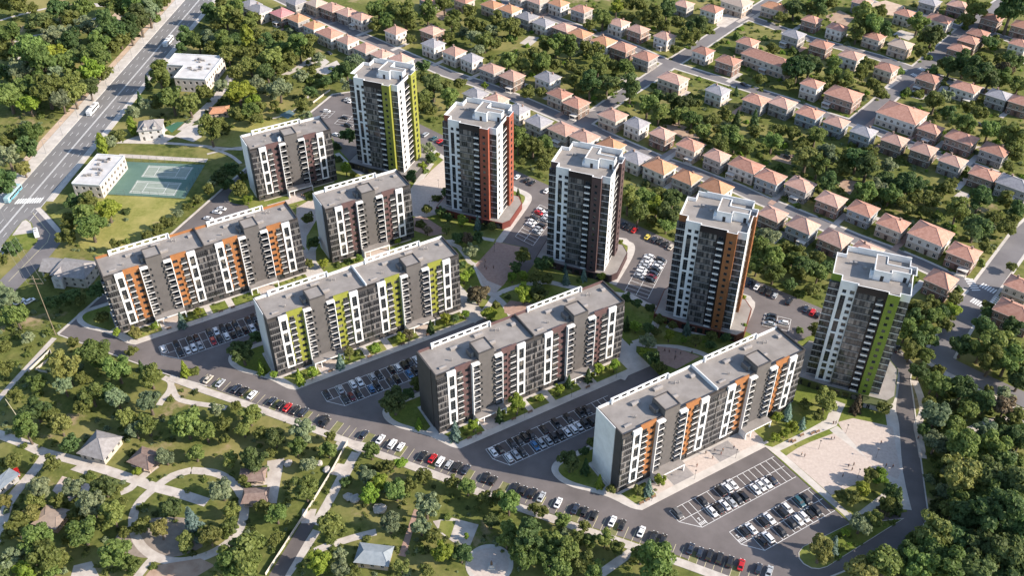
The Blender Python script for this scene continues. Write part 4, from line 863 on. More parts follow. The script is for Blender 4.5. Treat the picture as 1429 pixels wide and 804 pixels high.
def hwin(w, h):
    key = ('h', w, h)
    if key in _wc: return _wc[key]
    b = MB(); x = w/2
    b.box(-x-.12, x+.12, -.07, -.001, -.16, -.02); b.box(-x-.1, -x, -.06, -.001, -.02, h+.1); b.box(x, x+.1, -.06, -.001, -.02, h+.1); b.box(-x, x, -.06, -.001, h, h+.1)
    b.quad((-x, -.02, -.02), (x, -.02, -.02), (x, -.02, h), (-x, -.02, h), 1); b.box(-.04, .04, -.05, -.019, 0, h); b.box(-x, x, -.045, -.019, h*.6, h*.6+.06)
    _wc[key] = b.mesh('window', [TRIM, GLASS]); return _wc[key]
_dm = MB().box(-.6, .6, -.06, -.001, 0, 2.2).add([(-.78, -.9, 2.35), (.78, -.9, 2.35), (.78, 0, 2.5), (-.78, 0, 2.5)], [(0, 1, 2, 3)]).mesh('door', [DOOR])
_cm = MB().box(-.4, .4, -.4, .4, 0, 1.8).box(-.48, .48, -.48, .48, 1.8, 1.95).mesh('chimney', [WALL['r'][0]])
HOUSES = []
def house(px, roof, wall, row, sz='', rot=-42.0, hz=8.0):
    HOUSES.append((px, roof, wall, row, sz, rot, hz))
def hl(row, text, rot=-42.0):
    for t in text.split(';'):
        a = t.split(); house((float(a[0]), float(a[1])), a[2][0], a[2][1], row, a[3] if len(a) > 3 else '', rot)
hl('main street near side, left of lime tower', '349 3 gw;361 10 gw M;393 15 pr;416 22 og;438 33 ow;460 44 tw M;485 53 sw;510 64 sg;533 72 sw;560 80 sw')
hl('main street far side, left of cross street', '413 0 gg;441 1 nt;463 7 sr;485 14 sg;504 21 sw;552 40 sw;603 39 sr;604.6 59 gw;634 70 sw;658 79 gw;686.5 92 sg;714.7 103 sb;764.7 105 gw;781 128 tc;804.7 140 tb')
hl('main street near side behind the towers', '664 128 gw;693 136 sc;723 149 gw;752 166 gg;786 177 sc;816 188 sw;853 198 oc P;887 216 gw;921 229 ow P;959 244 og P;1000 258 ow P;1079 295 sb;1121 312 su P;1166 329 sr P;1211 345 sc;1314 388 tr P')
hl('main street far side, right of cross street', '855.5 158 sc;889 170 gw;924.6 184 sr;964 200 tc;1001 215 sg;1042 227 tw M;1076 244 tu;1118 254 sg;1161 275 sr;1205.6 288 tu;1247.4 308 tc;1300 324 tw W;1346 350 tr')
hl('upper street near side, left of cross street', '600 -4 tg;648 -3 tc;687 3 oc;712 10 ow;735.6 20 gg;759 28 gw;787.4 35 sb;810 44 ob;843 55 ow;870 63 tr;901 76 tg')
hl('upper street far side, left of cross street', '725 -8 sg;751 -2 sg;780 2 ow;812 10 tg;864 29 sw;891 38 sr;928 48 sw;955 2 sg;994 10 tw;1029 0 nc W')
hl('upper street near side, right of cross street', '940 106 sc M;1002 125 gw T;1056 136 tg;1093 141 sg;1131 154 tu;1168 167 su;1206 181 gu;1249 193 sb;1290 206 sb;1331 221 sg;1374.6 239 tb;1418 254 gg M')
hl('upper street far side, right of cross street', '982 68 tw;1017 82 tr;1044 56 tc;1073 79 tc L;1133.7 117 tw T;1178 129 tr W;1260 155 tw X;1300 176 tr;1343 190 tr M;1390 206 tg')
hl('near side of the back street', '1108 46 gg;1147 58.5 tr;1189 74 sw;1238 91 tc;1297 107 tr;1349 118 tw M;1395.5 129 gg;1426 139 tr')
hl('far side of the back street', '1082 6 oc M;1133.7 24 tr;1169 35 tw;1221 47 tc;1258 59 nt')
hl('top street in the far corner', '1204 0 su;1263.6 15 tw;1312 24 tw M;1339 4 sr;1299 -1 gg;1385.5 22 tr;1366 43 tb;1353.7 53 tb;1339 65 tr;1424 57 tw;1429 33 tr')
hl('right edge by the public road', '1424 395 tc;1418 432 tr M')
rows = {}
for h in HOUSES: rows.setdefault(h[3], []).append(h)
for rname, hs in rows.items():
    hs.sort(key=lambda h: h[0][0])
    for i, (px, rf, wl, _, sz, rot, hz) in enumerate(hs):
        p = G(px[0], px[1], hz); wm, rm, wins, dp = house_parts(sz)
        extra = {'L': 'long ', 'W': 'big ', 'X': 'very large ', 'T': 'tall '}.get(sz, '')
        root = thing('house', f'{extra}{RNAME[rf]} {WNAME[wl]} house, {ordn(i+1)} from left, {rname}', 'house', (p.x, p.y, 0), R(rot+random.uniform(-1.5, 1.5)), 'houses of the residential quarter')
        w = link('wall', wm, root); r = link('roof', rm, root)
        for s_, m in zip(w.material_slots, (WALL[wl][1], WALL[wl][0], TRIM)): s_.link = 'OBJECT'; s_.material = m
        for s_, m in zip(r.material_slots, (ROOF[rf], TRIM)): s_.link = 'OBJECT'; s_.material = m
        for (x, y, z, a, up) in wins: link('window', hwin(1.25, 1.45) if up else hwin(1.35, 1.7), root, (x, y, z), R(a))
        link('door', _dm, root, (dp[0], dp[1], .05))
        W, D, H, RH = SIZES[sz]; sc_ = random.uniform(.93, 1.07) if sz in ('', 'P', 'T') else 1.0; root.scale = (sc_*random.uniform(.95, 1.05), sc_, random.uniform(.93, 1.06))
        rc_, rs_ = math.cos(root.rotation_euler.z), math.sin(root.rotation_euler.z)
        at = lambda u, v: Vector((p.x+u*rc_-v*rs_, p.y+u*rs_+v*rc_, 0))
        if random.random() < .5:
            s_ = random.choice((-1, 1)); u = s_*(W/2+1.9); sheet('driveway', [at(u-1.4, -D/2-6.5), at(u+1.4, -D/2-6.5), at(u+1.5, D/2-1), at(u-1.5, D/2-1)], .085+.002*random.random(), random.choice((KERB, PATH, GREYP, BRICKP)))
        if random.random() < .4:
            u0, v0 = random.uniform(-W/2, W/4), D/2+.8; sheet('patio', [at(u0, v0), at(u0+random.uniform(3, 6), v0), at(u0+5, v0+random.uniform(2.5, 6)), at(u0-.5, v0+3)], .082+.002*random.random(), random.choice((KERB, PATH, GREYP, M('bare_earth', (0, 0, 0)))))
        if random.random() < .38:
            v1 = random.choice((-1, 1)); pb = MB(); u0 = random.choice((-W/2+.4, -1.2, W/2-4.2)); a_, b_ = (-D/2-2.3, -D/2-.12) if v1 < 0 else (D/2+.12, D/2+2.6)
            for uu in (u0, u0+3.6): pb.box(uu, uu+.22, a_ if v1 < 0 else b_-.22, (a_ if v1 < 0 else b_-.22)+.22, 0, 2.7)
            pb.box(u0-.2, u0+4.0, a_-.2 if v1 < 0 else a_, b_ if v1 < 0 else b_+.2, 2.7, 2.9); pb.box(u0, u0+3.8, a_, b_, 0, .2); pb.build('porch', TRIM, root)
        if random.random() < .6: link('chimney', _cm, r, (random.choice((-1, 1))*W*.2, D*.16, H+RH*.45))

# ---------------------------------------------------------------- other buildings
def flat_building(name, label, corners, H, holes_front, roof_mat=None, plan=None, band=True):
    """flat-roofed white building from its roof corners (front-left, front-right, back-right, back-left) in the photo"""
    P = [G(*c, H) for c in corners]; o = P[0]; ex = (P[1]-P[0]); ex.z = 0; W = ex.length; ex.normalize(); D = (P[3]-P[0]).length
    root = thing(name, label, 'building', (o.x, o.y, 0), math.atan2(ex.y, ex.x))
    return root, W, D
def build_flat(root, W, D, H, plan, wins, roofmat):
    wall = MB(); n = len(plan)
    for i in range(n):
        a, b = Vector(plan[i]), Vector(plan[(i+1) % n]); L = (b-a).length; u = (b-a)/L; nn = (u.y, -u.x, 0)
        cnt = max(1, int(L/3.2)); hs = []
        for k in range(cnt):
            c = L*(k+.5)/cnt
            for z in wins: hs.append((c-.75, c+.75, z, z+1.7))
        wall.facade((*a, 0), (u.x, u.y, 0), nn, L, 0, H, hs, .25)
        for h in hs:
            q = a+u*((h[0]+h[1])/2); link('window', window_mesh(1.5, 1.7, 2, 1, TRIM), root, (q.x-nn[0]*.22, q.y-nn[1]*.22, h[2]), math.atan2(u.y, u.x))
    wall.build('wall', M('school_plaster', (0.52, 0.47, 0.42), .85, var=.1, scale=.5), root)
    r = MB().prism(plan, H-.4, H-.4)
    r.build('roof', roofmat, root)
    p = MB()
    for i in range(n): p.bar(plan[i], plan[(i+1) % n], .35, H-.35, H+.15)
    p.build('parapet', WHITE, root)
    for k in range(14):
        x, y = random.uniform(.1, .8)*W, random.uniform(.25, .85)*D
        MB().box(x, x+random.uniform(.8, 2.4), y, y+random.uniform(.6, 1.4), H-.4, H+.5).build('roof_vent', VENT, root)
PALE_ROOF = M('pale_roof', (0.42, 0.41, 0.40), .9, rgb2=(0.55, 0.54, 0.53), scale=.22, detail=8)
q = crop((0, 180)); rt, W, D = flat_building('club_house', 'white flat-roofed club house beside the green tennis courts', [q(550, 415), q(765, 430), q(942, 205), q(740, 190)], 7.5, None)
build_flat(rt, W, D, 7.5, [(0, 0), (W, 0), (W, D), (0, D)], (.9, 4.3), PALE_ROOF)
q = crop((180, 40)); rt, W, D = flat_building('school', 'white L-shaped flat-roofed school building by the boulevard', [q(345, 372), q(585, 385), q(735, 205), q(480, 195)], 8.5, None)
sx = W*.62
build_flat(rt, W, D, 8.5, [(0, 0), (W, 0), (W, D), (-sx, D), (-sx, D*.52), (0, D*.52)], (.9, 4.8), PALE_ROOF)
def small_house(name, label, px, hz, W, D, H, RH, rot, roofm, wallm, ridge=None, cat='house', open_=False, dormers=0):
    p = G(*px, hz); root = thing(name, label, cat, (p.x, p.y, 0), R(rot)); x, y = W/2, D/2; b = MB()
    if open_:
        for u in np.linspace(-x+.3, x-.3, 4):
            for v in (-y+.3, y-.3): link('post', MB().box(-.16, .16, -.16, .16, 0, H).mesh('post', [wallm]), root, (u, v, 0))
        b.box(-x, x, -y, y, 0, .2); b.box(-x+.4, x-.4, y-.6, y-.4, .2, H-.3); b.build('platform', wallm, root)
    else:
        nW, nD = max(2, int(W/3)), max(2, int(D/3.2)); zs = [.9] if H < 5 else [.8, H*.5+.6]
        for (A, U, N, L, c, a) in (((-x, -y), (1, 0), (0, -1), W, nW, 0), ((x, -y), (0, 1), (1, 0), D, nD, 90), ((x, y), (-1, 0), (0, 1), W, nW, 180), ((-x, y), (0, -1), (-1, 0), D, nD, 270)):
            hs = [(L*(k+.5)/c-.6, L*(k+.5)/c+.6, z, z+1.4) for k in range(c) for z in zs]
            if a == 0: hs[0] = (hs[0][0], hs[0][1], .05, 2.2)
            b.facade((*A, 0), (*U, 0), (*N, 0), L, 0, H, hs, .2)
            for i, h in enumerate(hs):
                m = (h[0]+h[1])/2
                link('door' if (a == 0 and i == 0) else 'window', window_mesh(1.2, h[3]-h[2], 2, 1, TRIM), root, (A[0]+U[0]*m-N[0]*.18, A[1]+U[1]*m-N[1]*.18, h[2]), R(a))
        b.build('wall', wallm, root)
    o = .7; X, Y = x+o, y+o; rg = max(0, (W-D)/2) if ridge is None else ridge; r = MB()
    r.add([(-X, -Y, H), (X, -Y, H), (X, Y, H), (-X, Y, H), (-rg, 0, H+RH), (rg, 0, H+RH)], [(3, 2, 1, 0), (0, 1, 5, 4), (2, 3, 4, 5), (1, 2, 5), (3, 0, 4)])
    for p_ in ((-X, -Y, H), (X, -Y, H), (X, Y, H), (-X, Y, H)): r.tube(p_, (rg if p_[0] > 0 else -rg, 0, H+RH), .13, .13, 4, 0, False)
    ro = r.build('roof', roofm, root)
    for k in range(dormers):
        u = -x+W*(k+.7)/(dormers+.4)
        d = MB().box(-.9, .9, -Y+.3, -.5, H+.2, H+1.7, 0); d.add([(-1.1, -Y+.2, H+1.7), (1.1, -Y+.2, H+1.7), (0, -Y+.2, H+2.5), (-1.1, -.5, H+1.7), (1.1, -.5, H+1.7), (0, -.5, H+2.5)], [(0, 1, 2), (0, 2, 5, 3), (1, 4, 5, 2)], 1)
        d.build('dormer', [wallm, roofm], ro).location = (u, 0, 0)
    return root
SLATE = M('grey_brown_slates', (0.20, 0.185, 0.18), .85, rgb2=(0.28, 0.265, 0.26), scale=.8, detail=7); BROWNR = M('brown_shingles', (0.17, 0.115, 0.095), .9, rgb2=(0.245, 0.18, 0.15), scale=.9, detail=7); BLUER = M('blue_grey_sheet_roof', (0.20, 0.23, 0.25), .6, rgb2=(0.27, 0.30, 0.32), scale=.5)
CREAM = WALL['c'][0]; WH = WALL['w'][0]
small_house('villa', 'white villa with a grey mansard roof and dormers between boulevard and school', (209, 171), 7.5, 11.5, 9.5, 6, 3.2, 12, SLATE, WH, 2.2, dormers=2)
t = small_house('pitched_house', 'L-shaped pale house with grey gabled roofs left of the orange apartment block', (103, 371), 7, 14.5, 11, 5.6, 3.4, -10, SLATE, CREAM, 5.0)
MB().facade((-13.5, -3.5, 0), (1, 0, 0), (0, -1, 0), 6.25, 0, 5.4, [(1, 2.4, 1, 2.6), (3.6, 5, 1, 2.6), (1, 2.4, 3.6, 5)], .2).facade((-13.5, 5, 0), (0, -1, 0), (-1, 0, 0), 8.5, 0, 5.4, [], .2).facade((-7.25, 5, 0), (-1, 0, 0), (0, 1, 0), 6.25, 0, 5.4, [], .2).build('wing', CREAM, t)
MB().add([(-14.2, -4.3, 5.4), (-5, -4.3, 5.4), (-5, 5.7, 5.4), (-14.2, 5.7, 5.4), (-14.2, .7, 8.4), (-3, .7, 8.4)], [(0, 1, 5, 4), (2, 3, 4, 5), (3, 0, 4), (3, 2, 1, 0)]).build('wing_roof', SLATE, t)
gd = MB().add([(-6.6, -7.4, 0), (-2.2, -7.4, 0), (-2.2, -7.4, 5.4), (-6.6, -7.4, 5.4), (-4.4, -7.4, 7.4), (-6.6, -5.4, 0), (-2.2, -5.4, 0), (-2.2, -5.4, 5.4), (-6.6, -5.4, 5.4)], [(0, 1, 2, 4, 3), (1, 6, 7, 2), (5, 0, 3, 8)]); gd.build('gable', WH, t)
MB().add([(-6.9, -7.8, 5.3), (-1.9, -7.8, 5.3), (-4.4, -7.8, 7.8), (-6.9, -1, 5.3), (-1.9, -1, 5.3), (-4.4, -1, 7.8)], [(0, 2, 5, 3), (2, 1, 4, 5)]).build('gable_roof', SLATE, t)
for z in (.9, 3.6): link('window', window_mesh(2.0, 1.5, 2, 1, TRIM), t, (-4.4, -7.42, z))
small_house('hip_roof_house', 'cream house with grey hip roof and driveway in the park', (138, 617), 4.8, 9.5, 10, 3.2, 3.4, -17, SLATE, CREAM, .3)
small_house('park_pavilion', 'brown-roofed open pavilion half hidden by a tree, right of the hip-roofed house', (202, 637), 3.6, 8.2, 6.5, 2.6, 1.9, -24, BROWNR, M('pale_timber', (0.42, 0.34, 0.27), .8), 1.2, 'pavilion', True)
small_house('park_pavilion', 'brown-roofed pavilion under a tree, left of the concrete yard', (352, 661), 3.2, 7.6, 4.6, 2.5, 1.3, 2, BROWNR, M('pale_timber', (0, 0, 0)), 3.4, 'pavilion', True)
small_house('park_pavilion', 'brown-roofed pavilion below the concrete yard', (356, 690), 3.2, 7.2, 5.2, 2.5, 1.2, 4, BROWNR, M('pale_timber', (0, 0, 0)), 3.2, 'pavilion', True)
small_house('brick_hut', 'low brick hut with flat brown roof among park trees', (71, 722), 3.0, 7.6, 6.6, 3.0, .4, -14, M('flat_tan_roof', (0.30, 0.235, 0.19), .9, var=.12, scale=.6), WALL['r'][0], 2.0, 'hut')
small_house('cottage', 'small cottage with blue-grey roof at the bottom of the park', (521.5, 771.5), 4.2, 9.6, 6.2, 3.2, 1.5, -8, BLUER, WALL['t'][0], 3.0)
small_house('shed', 'low shed with orange tiled roof near the school', (305.5, 152), 3.5, 9.5, 7, 3.0, 1.4, 12, ROOF['o'], WALL['t'][0], 3.0, 'shed')
small_house('kiosk', 'small grey flat-roofed kiosk at the left edge of the park', (4, 671), 3.0, 4, 8, 3.0, .15, -30, BLUER, WALL['g'][0], .6, 'kiosk')
small_house('pump_house', 'small dark-roofed ramp pavilion at the foot of the olive green tower', (1220, 560), 3, 6.5, 3.5, 3, .5, -22, M('podium_olive', (0, 0, 0)), WALL['g'][0], 1.6, 'pavilion')

# ---------------------------------------------------------------- vehicles
CPAINT = {'W': ('white', (0.72, 0.73, 0.74)), 'S': ('silver', (0.36, 0.38, 0.40)), 'G': ('grey', (0.12, 0.115, 0.11)), 'D': ('black', (0.018, 0.019, 0.022)), 'N': ('dark blue', (0.025, 0.034, 0.055)), 'R': ('red', (0.42, 0.015, 0.018)),
          'M': ('maroon', (0.13, 0.015, 0.02)), 'B': ('blue', (0.03, 0.14, 0.30)), 'T': ('teal', (0.03, 0.09, 0.11)), 'Y': ('yellow', (0.62, 0.50, 0.10)), 'E': ('beige', (0.50, 0.45, 0.37))}
PAINT = {}
for k_, (nm, c) in CPAINT.items():
    m = M('paint_'+nm.replace(' ', '_'), c, .28, spec=.5); m.node_tree.nodes['Principled BSDF'].inputs['Coat Weight'].default_value = .35; PAINT[k_] = m
CGL = M('car_glass', (0.012, 0.014, 0.016), .06, spec=.6); TYRE = M('tyre', (0.015, 0.015, 0.015), .9); LAMP = M('head_lamp', (0.75, 0.75, 0.72), .2); TAIL = M('tail_lamp', (0.35, 0.01, 0.01), .3); RIM = M('wheel_rim', (0.35, 0.36, 0.37), .35, metal=.7)
def loft(mb, st, mi=0, caps=True):
    """rings of equal point count -> skin"""
    n = len(st[0]); base = len(mb.v)
    vv = [p for r in st for p in r]; ff = []
    for i in range(len(st)-1):
        for k in range(n): ff.append((i*n+k, i*n+(k+1) % n, (i+1)*n+(k+1) % n, (i+1)*n+k))
    if caps: ff += [tuple(range(n))[::-1], tuple((len(st)-1)*n+k for k in range(n))]
    return mb.add(vv, ff, mi)
def car_meshes(kind):
    L, Wd, hood, belt, roof, cab = {'sedan': (4.6, 1.82, .82, .92, 1.45, (-1.75, -1.0, .55, 1.3)), 'suv': (4.6, 1.9, 1.02, 1.1, 1.72, (-2.15, -1.75, .6, 1.25)), 'hatch': (4.1, 1.78, .85, .95, 1.5, (-1.92, -1.5, .5, 1.2))}[kind]
    b = MB(); w = Wd/2; st = []
    for x, k, zb, zt in ((-L/2, .80, .42, belt-.16), (-L/2+.12, .92, .26, belt-.03), (-L/2+.6, 1.0, .2, belt), (-.6, 1.0, .2, belt), (.9, 1.0, .2, belt-.01), (L/2-1.0, 1.0, .2, hood), (L/2-.35, .95, .22, hood-.10), (L/2-.08, .86, .28, hood-.25), (L/2, .74, .40, hood-.34)):
        h = w*k; st.append([(x, -h*.9, zb), (x, -h, zb+.2), (x, -h*.99, zt-.12), (x, -h*.86, zt), (x, h*.86, zt), (x, h*.99, zt-.12), (x, h, zb+.2), (x, h*.9, zb)])
    loft(b, [r[::-1] for r in st])
    c0, c1, c2, c3 = cab; ri = w*.70; bo = w*.87
    b.add([(c1-.12, -ri, roof-.05), (c2+.05, -ri, roof-.05), (c2+.05, ri, roof-.05), (c1-.12, ri, roof-.05), (c1+.02, -ri*.9, roof), (c2-.15, -ri*.9, roof), (c2-.15, ri*.9, roof), (c1+.02, ri*.9, roof)], [(4, 5, 6, 7), (0, 1, 5, 4), (1, 2, 6, 5), (2, 3, 7, 6), (3, 0, 4, 7)])
    for sgn in (-1, 1):
        for xb, xt in ((c0, c1-.1), (c3, c2+.03), ((c0+c3)/2-.1, (c1+c2)/2-.05)): b.tube((xb, sgn*bo, belt-.03), (xt, sgn*ri, roof-.04), .05, .045, 5)
        b.box(c3-.25, c3-.08, sgn*w-.02 if sgn > 0 else -w-.16, sgn*w+.16 if sgn > 0 else -w+.02, belt-.02, belt+.12)
    g = MB(); s_ = .975
    g.add([(c0, -bo*s_, belt-.02), (c3, -bo*s_, belt-.02), (c3, bo*s_, belt-.02), (c0, bo*s_, belt-.02), (c1-.1, -ri*s_, roof-.05), (c2+.03, -ri*s_, roof-.05), (c2+.03, ri*s_, roof-.05), (c1-.1, ri*s_, roof-.05)], [(0, 1, 5, 4), (1, 2, 6, 5), (2, 3, 7, 6), (3, 0, 4, 7)])
    wh = MB(); wh.tube((0, -.11, 0), (0, .11, 0), .33, .33, 12, 0); wh.tube((0, -.12, 0), (0, -.112, 0), .2, .2, 8, 1); wh.tube((0, .112, 0), (0, .12, 0), .2, .2, 8, 1)
    hd = MB().box(L/2-.22, L/2-.02, -.2, .2, hood-.36, hood-.2); tl = MB().box(-L/2-.01, -L/2+.12, -.2, .2, belt-.34, belt-.18)
    return dict(body=b.mesh('body', [PAINT['W']]), windows=g.mesh('windows', [CGL]), wheel=wh.mesh('wheel', [TYRE, RIM]), head=hd.mesh('headlight', [LAMP]), tail=tl.mesh('tail_light', [TAIL]), L=L, w=w)
CARM = {k_: car_meshes(k_) for k_ in ('sedan', 'suv', 'hatch')}
byrow = {}
for c in CARS: byrow.setdefault(c[3], []).append(c)
def scr_x(p): d = Vector(p)-Vector((0, 0, HC)); return d.x/(d.y*_cp-d.z*_sp)
for phrase, cs in byrow.items():
    vert = 'column' in phrase
    cs.sort(key=(lambda c: -Vector(c[0]).y) if vert else (lambda c: scr_x(c[0])))
    for i, (p, h, ch, _) in enumerate(cs):
        m = CARM[random.choice(('sedan', 'sedan', 'hatch', 'suv', 'suv') if ch in 'DNGB' else ('sedan', 'sedan', 'sedan', 'hatch', 'suv'))]
        root = thing('parked_car', f"{CPAINT[ch][0]} car, {ordn(i+1)} from {'far end' if vert else 'left'} in {phrase}", 'car', (p[0], p[1], .07), h, 'cars parked around the estate')
        b = link('body', m['body'], root); b.material_slots[0].link = 'OBJECT'; b.material_slots[0].material = PAINT[ch]
        link('windows', m['windows'], root)
        for sx_ in (-1, 1):
            for sy_ in (-1, 1): link('wheel', m['wheel'], root, (sx_*(m['L']/2-.85), sy_*(m['w']-.13), .33))
            link('headlight', m['head'], root, (0, sx_*(m['w']-.33), 0)); link('tail_light', m['tail'], root, (0, sx_*(m['w']-.3), 0))
def bus(label, px, rot, white, L=11.5, name='city_bus', cat='bus', accent=None, H=3.0):
    p = G(*px, H/2); root = thing(name, label, cat, (p.x, p.y, .045), rot); w = 1.25 if L > 7 else 1.0; l = L/2
    b = MB(); st = []
    for x, k, zt in ((-l, .94, H-.15), (-l+.15, 1, H), (l-.5, 1, H), (l-.12, .97, H-.15), (l, .9, H*.55)):
        h = w*k; st.append([(x, -h, .35), (x, -h, zt-.2), (x, -h*.85, zt), (x, h*.85, zt), (x, h, zt-.2), (x, h, .35)])
    loft(b, [r[::-1] for r in st]); b.build('body', white, root)
    g = MB()
    for s_ in (-1, 1):
        n = int((L-1.6)/1.4)
        for i in range(n): x0 = -l+.6+i*1.4; yy = s_*(w+.012); g.quad(*[(x0, yy, H*.45), (x0+1.25, yy, H*.45), (x0+1.25, yy, H*.8), (x0, yy, H*.8)][::s_*-1])
    g.quad((l+.01, -w*.8, H*.42), (l+.01, w*.8, H*.42), (l-.09, w*.8, H*.85), (l-.09, -w*.8, H*.85)); g.build('windows', CGL, root)
    if accent: MB().box(-l+.2, l-.2, -w-.015, w+.015, .6, 1.15).build('stripe', accent, root)
    rv = MB().box(-l*.6, -l*.25, -w*.55, w*.55, H, H+.25).box(l*.1, l*.3, -w*.5, w*.5, H, H+.2); rv.build('roof_unit', VENT, root)
    wm = CARM['suv']['wheel']
    for x in (-l*.55, l*.6):
        for s_ in (-1, 1): o = link('wheel', wm, root, (x, s_*(w-.12), .42)); o.scale = (1.3, 1.3, 1.3)
    for s_ in (-1, 1): link('headlight', LAMPM, root, (l-.02, s_*w*.65, .8))
LAMPM = MB().box(0, .06, -.18, .18, 0, .2).mesh('headlight', [LAMP])
ba = math.atan2((bl_b-bl_a).y, (bl_b-bl_a).x)
WP = M('bus_white', (0.70, 0.71, 0.71), .35); BP = M('bus_blue', (0.05, 0.27, 0.36), .35)
bus('pale teal bus with dark stripe beside the boulevard crosswalk', (18, 270), ba, M('bus_pale_teal', (0.30, 0.46, 0.49), .35), 13, accent=BP)
bus('white bus on the boulevard near the school', (234.6, 57), ba, WP, 12)
bus('white bus halfway along the boulevard', (129, 152), ba, WP, 11)
bus('pale blue delivery van at the side road junction', (50.4, 325), R(-62), WP, 5.6, 'delivery_van', 'van', BP, 2.4)

# ---------------------------------------------------------------- people on the plazas
SKIN = M('skin', (0.42, 0.24, 0.16), .6); HAIRS = [M('hair_dark', (0.02, 0.014, 0.01), .6), M('hair_brown', (0.07, 0.035, 0.02), .6)]
CLOTH = [M(f'cloth_{a}', c, .9) for a, c in (('black', (0.015, 0.015, 0.018)), ('navy', (0.02, 0.03, 0.07)), ('grey', (0.09, 0.09, 0.09)), ('olive', (0.06, 0.06, 0.035)), ('maroon', (0.12, 0.02, 0.025)))]
CNAME = ['black', 'navy', 'grey', 'olive', 'maroon']
def skin_mesh(name, verts, edges, radii, mat):
    me = bpy.data.meshes.new(name); me.from_pydata(verts, edges, []); o = bpy.data.objects.new(name, me); COL.objects.link(o)
    md = o.modifiers.new('skin', 'SKIN'); sb = o.modifiers.new('sub', 'SUBSURF'); sb.levels = 1
    for i, r in enumerate(radii): me.skin_vertices[0].data[i].radius = r if isinstance(r, tuple) else (r, r)
    me.skin_vertices[0].data[0].use_root = True
    bpy.context.view_layer.update(); dg = bpy.context.evaluated_depsgraph_get()
    res = bpy.data.meshes.new_from_object(o.evaluated_get(dg)); res.name = name; res.materials.clear(); res.materials.append(mat)
    bpy.data.objects.remove(o); bpy.data.meshes.remove(me); res.polygons.foreach_set('use_smooth', [True]*len(res.polygons)); return res
def person_meshes(st):
    """st = stride: joint chain of a standing or walking adult, 1.74 m, facing +x"""
    V = [(0, 0, .95), (0, 0, 1.15), (0, 0, 1.38), (.01, 0, 1.5), (.02, 0, 1.58), (.03, 0, 1.68)]; Ed = [(0, 1), (1, 2), (2, 3), (3, 4), (4, 5)]; Rd = [(.15, .11), (.135, .1), (.16, .105), .055, .085, .08]
    for s_ in (-1, 1):
        i = len(V); k = s_*st
        V += [(0, s_*.1, .88), (.18*k, s_*.1, .5), (.22*k-.05*abs(st), s_*.1, .1), (.22*k+.12, s_*.11, .05)]; Ed += [(0, i), (i, i+1), (i+1, i+2), (i+2, i+3)]; Rd += [.095, .065, .045, .04]
        i = len(V)
        V += [(0, s_*.2, 1.4), (-.1*k, s_*.25, 1.12), (-.14*k+.1, s_*.25, .9), (-.14*k+.14, s_*.25, .8)]; Ed += [(2, i), (i, i+1), (i+1, i+2), (i+2, i+3)]; Rd += [.065, .045, .038, .03]
    body = skin_mesh('body', V, Ed, Rd, SKIN)
    leg = [j for j in range(len(V)) if 0.08 < V[j][2] <= .95 and abs(V[j][1]) < .15]
    tv = [0]+[j for j in leg if j]; mp = {j: i for i, j in enumerate(tv)}
    tr = skin_mesh('trousers', [V[j] for j in tv], [(mp[a], mp[b]) for a, b in Ed if a in mp and b in mp], [tuple(x*1.12 for x in (Rd[j] if isinstance(Rd[j], tuple) else (Rd[j],)*2)) for j in tv], CLOTH[0])
    tv = [0, 1, 2]+[j for j in range(6, len(V)) if abs(V[j][1]) >= .2 and V[j][2] > .85]; mp = {j: i for i, j in enumerate(tv)}
    jk = skin_mesh('jacket', [V[j] for j in tv], [(mp[a], mp[b]) for a, b in Ed if a in mp and b in mp], [tuple(x*1.13 for x in (Rd[j] if isinstance(Rd[j], tuple) else (Rd[j],)*2)) for j in tv], CLOTH[0])
    hb = MB(); n = 10
    rings = [[(.0+.1*rr*math.cos(2*math.pi*k/n), .095*rr*math.sin(2*math.pi*k/n), z) for k in range(n)] for rr, z in ((.95, 1.62), (1.05, 1.68), (.85, 1.74), (.4, 1.775))]
    loft(hb, rings); return dict(body=body, trousers=tr, jacket=jk, hair=hb.mesh('hair', [HAIRS[0]]))
PEO = [person_meshes(0.15), person_meshes(0.9), person_meshes(-.7)]
spots = []
q = crop((1080, 570), 7.94)
for (x, y) in ((655, 178), (683, 178), (632, 352), (664, 350), (304, 525), (337, 542), (822, 655), (880, 640), (862, 693), (758, 765), (1182, 398), (1238, 650), (1313, 660)): spots.append((*q(x, y), 'big pink plaza'))
q = crop((820, 530), 4.4656)
for (x, y) in ((790, 450), (842, 448), (735, 465), (778, 495), (830, 470), (680, 545), (910, 432)): spots.append((*q(x, y), 'pads by last orange block'))
q = crop((560, 240), 5.496)
for (x, y) in ((645, 695), (640, 735), (652, 750), (707, 742)): spots.append((*q(x, y), 'brick plaza by plum tower'))
q = crop((840, 420), 5.496)
for (x, y) in ((515, 400), (480, 390), (560, 445), (602, 412), (688, 408)): spots.append((*q(x, y), 'court by russet tower'))
q = crop((320, 150), 5.089)
for (x, y) in ((475, 705), (487, 707), (515, 635), (530, 640)): spots.append((*q(x, y), 'court by first plum block'))
q = crop((1169, 500), 5.496)
for (x, y) in ((635, 480), (612, 625)): spots.append((*q(x, y), 'service road footpath'))
bp = {}
for s_ in spots: bp.setdefault(s_[2], []).append(s_)
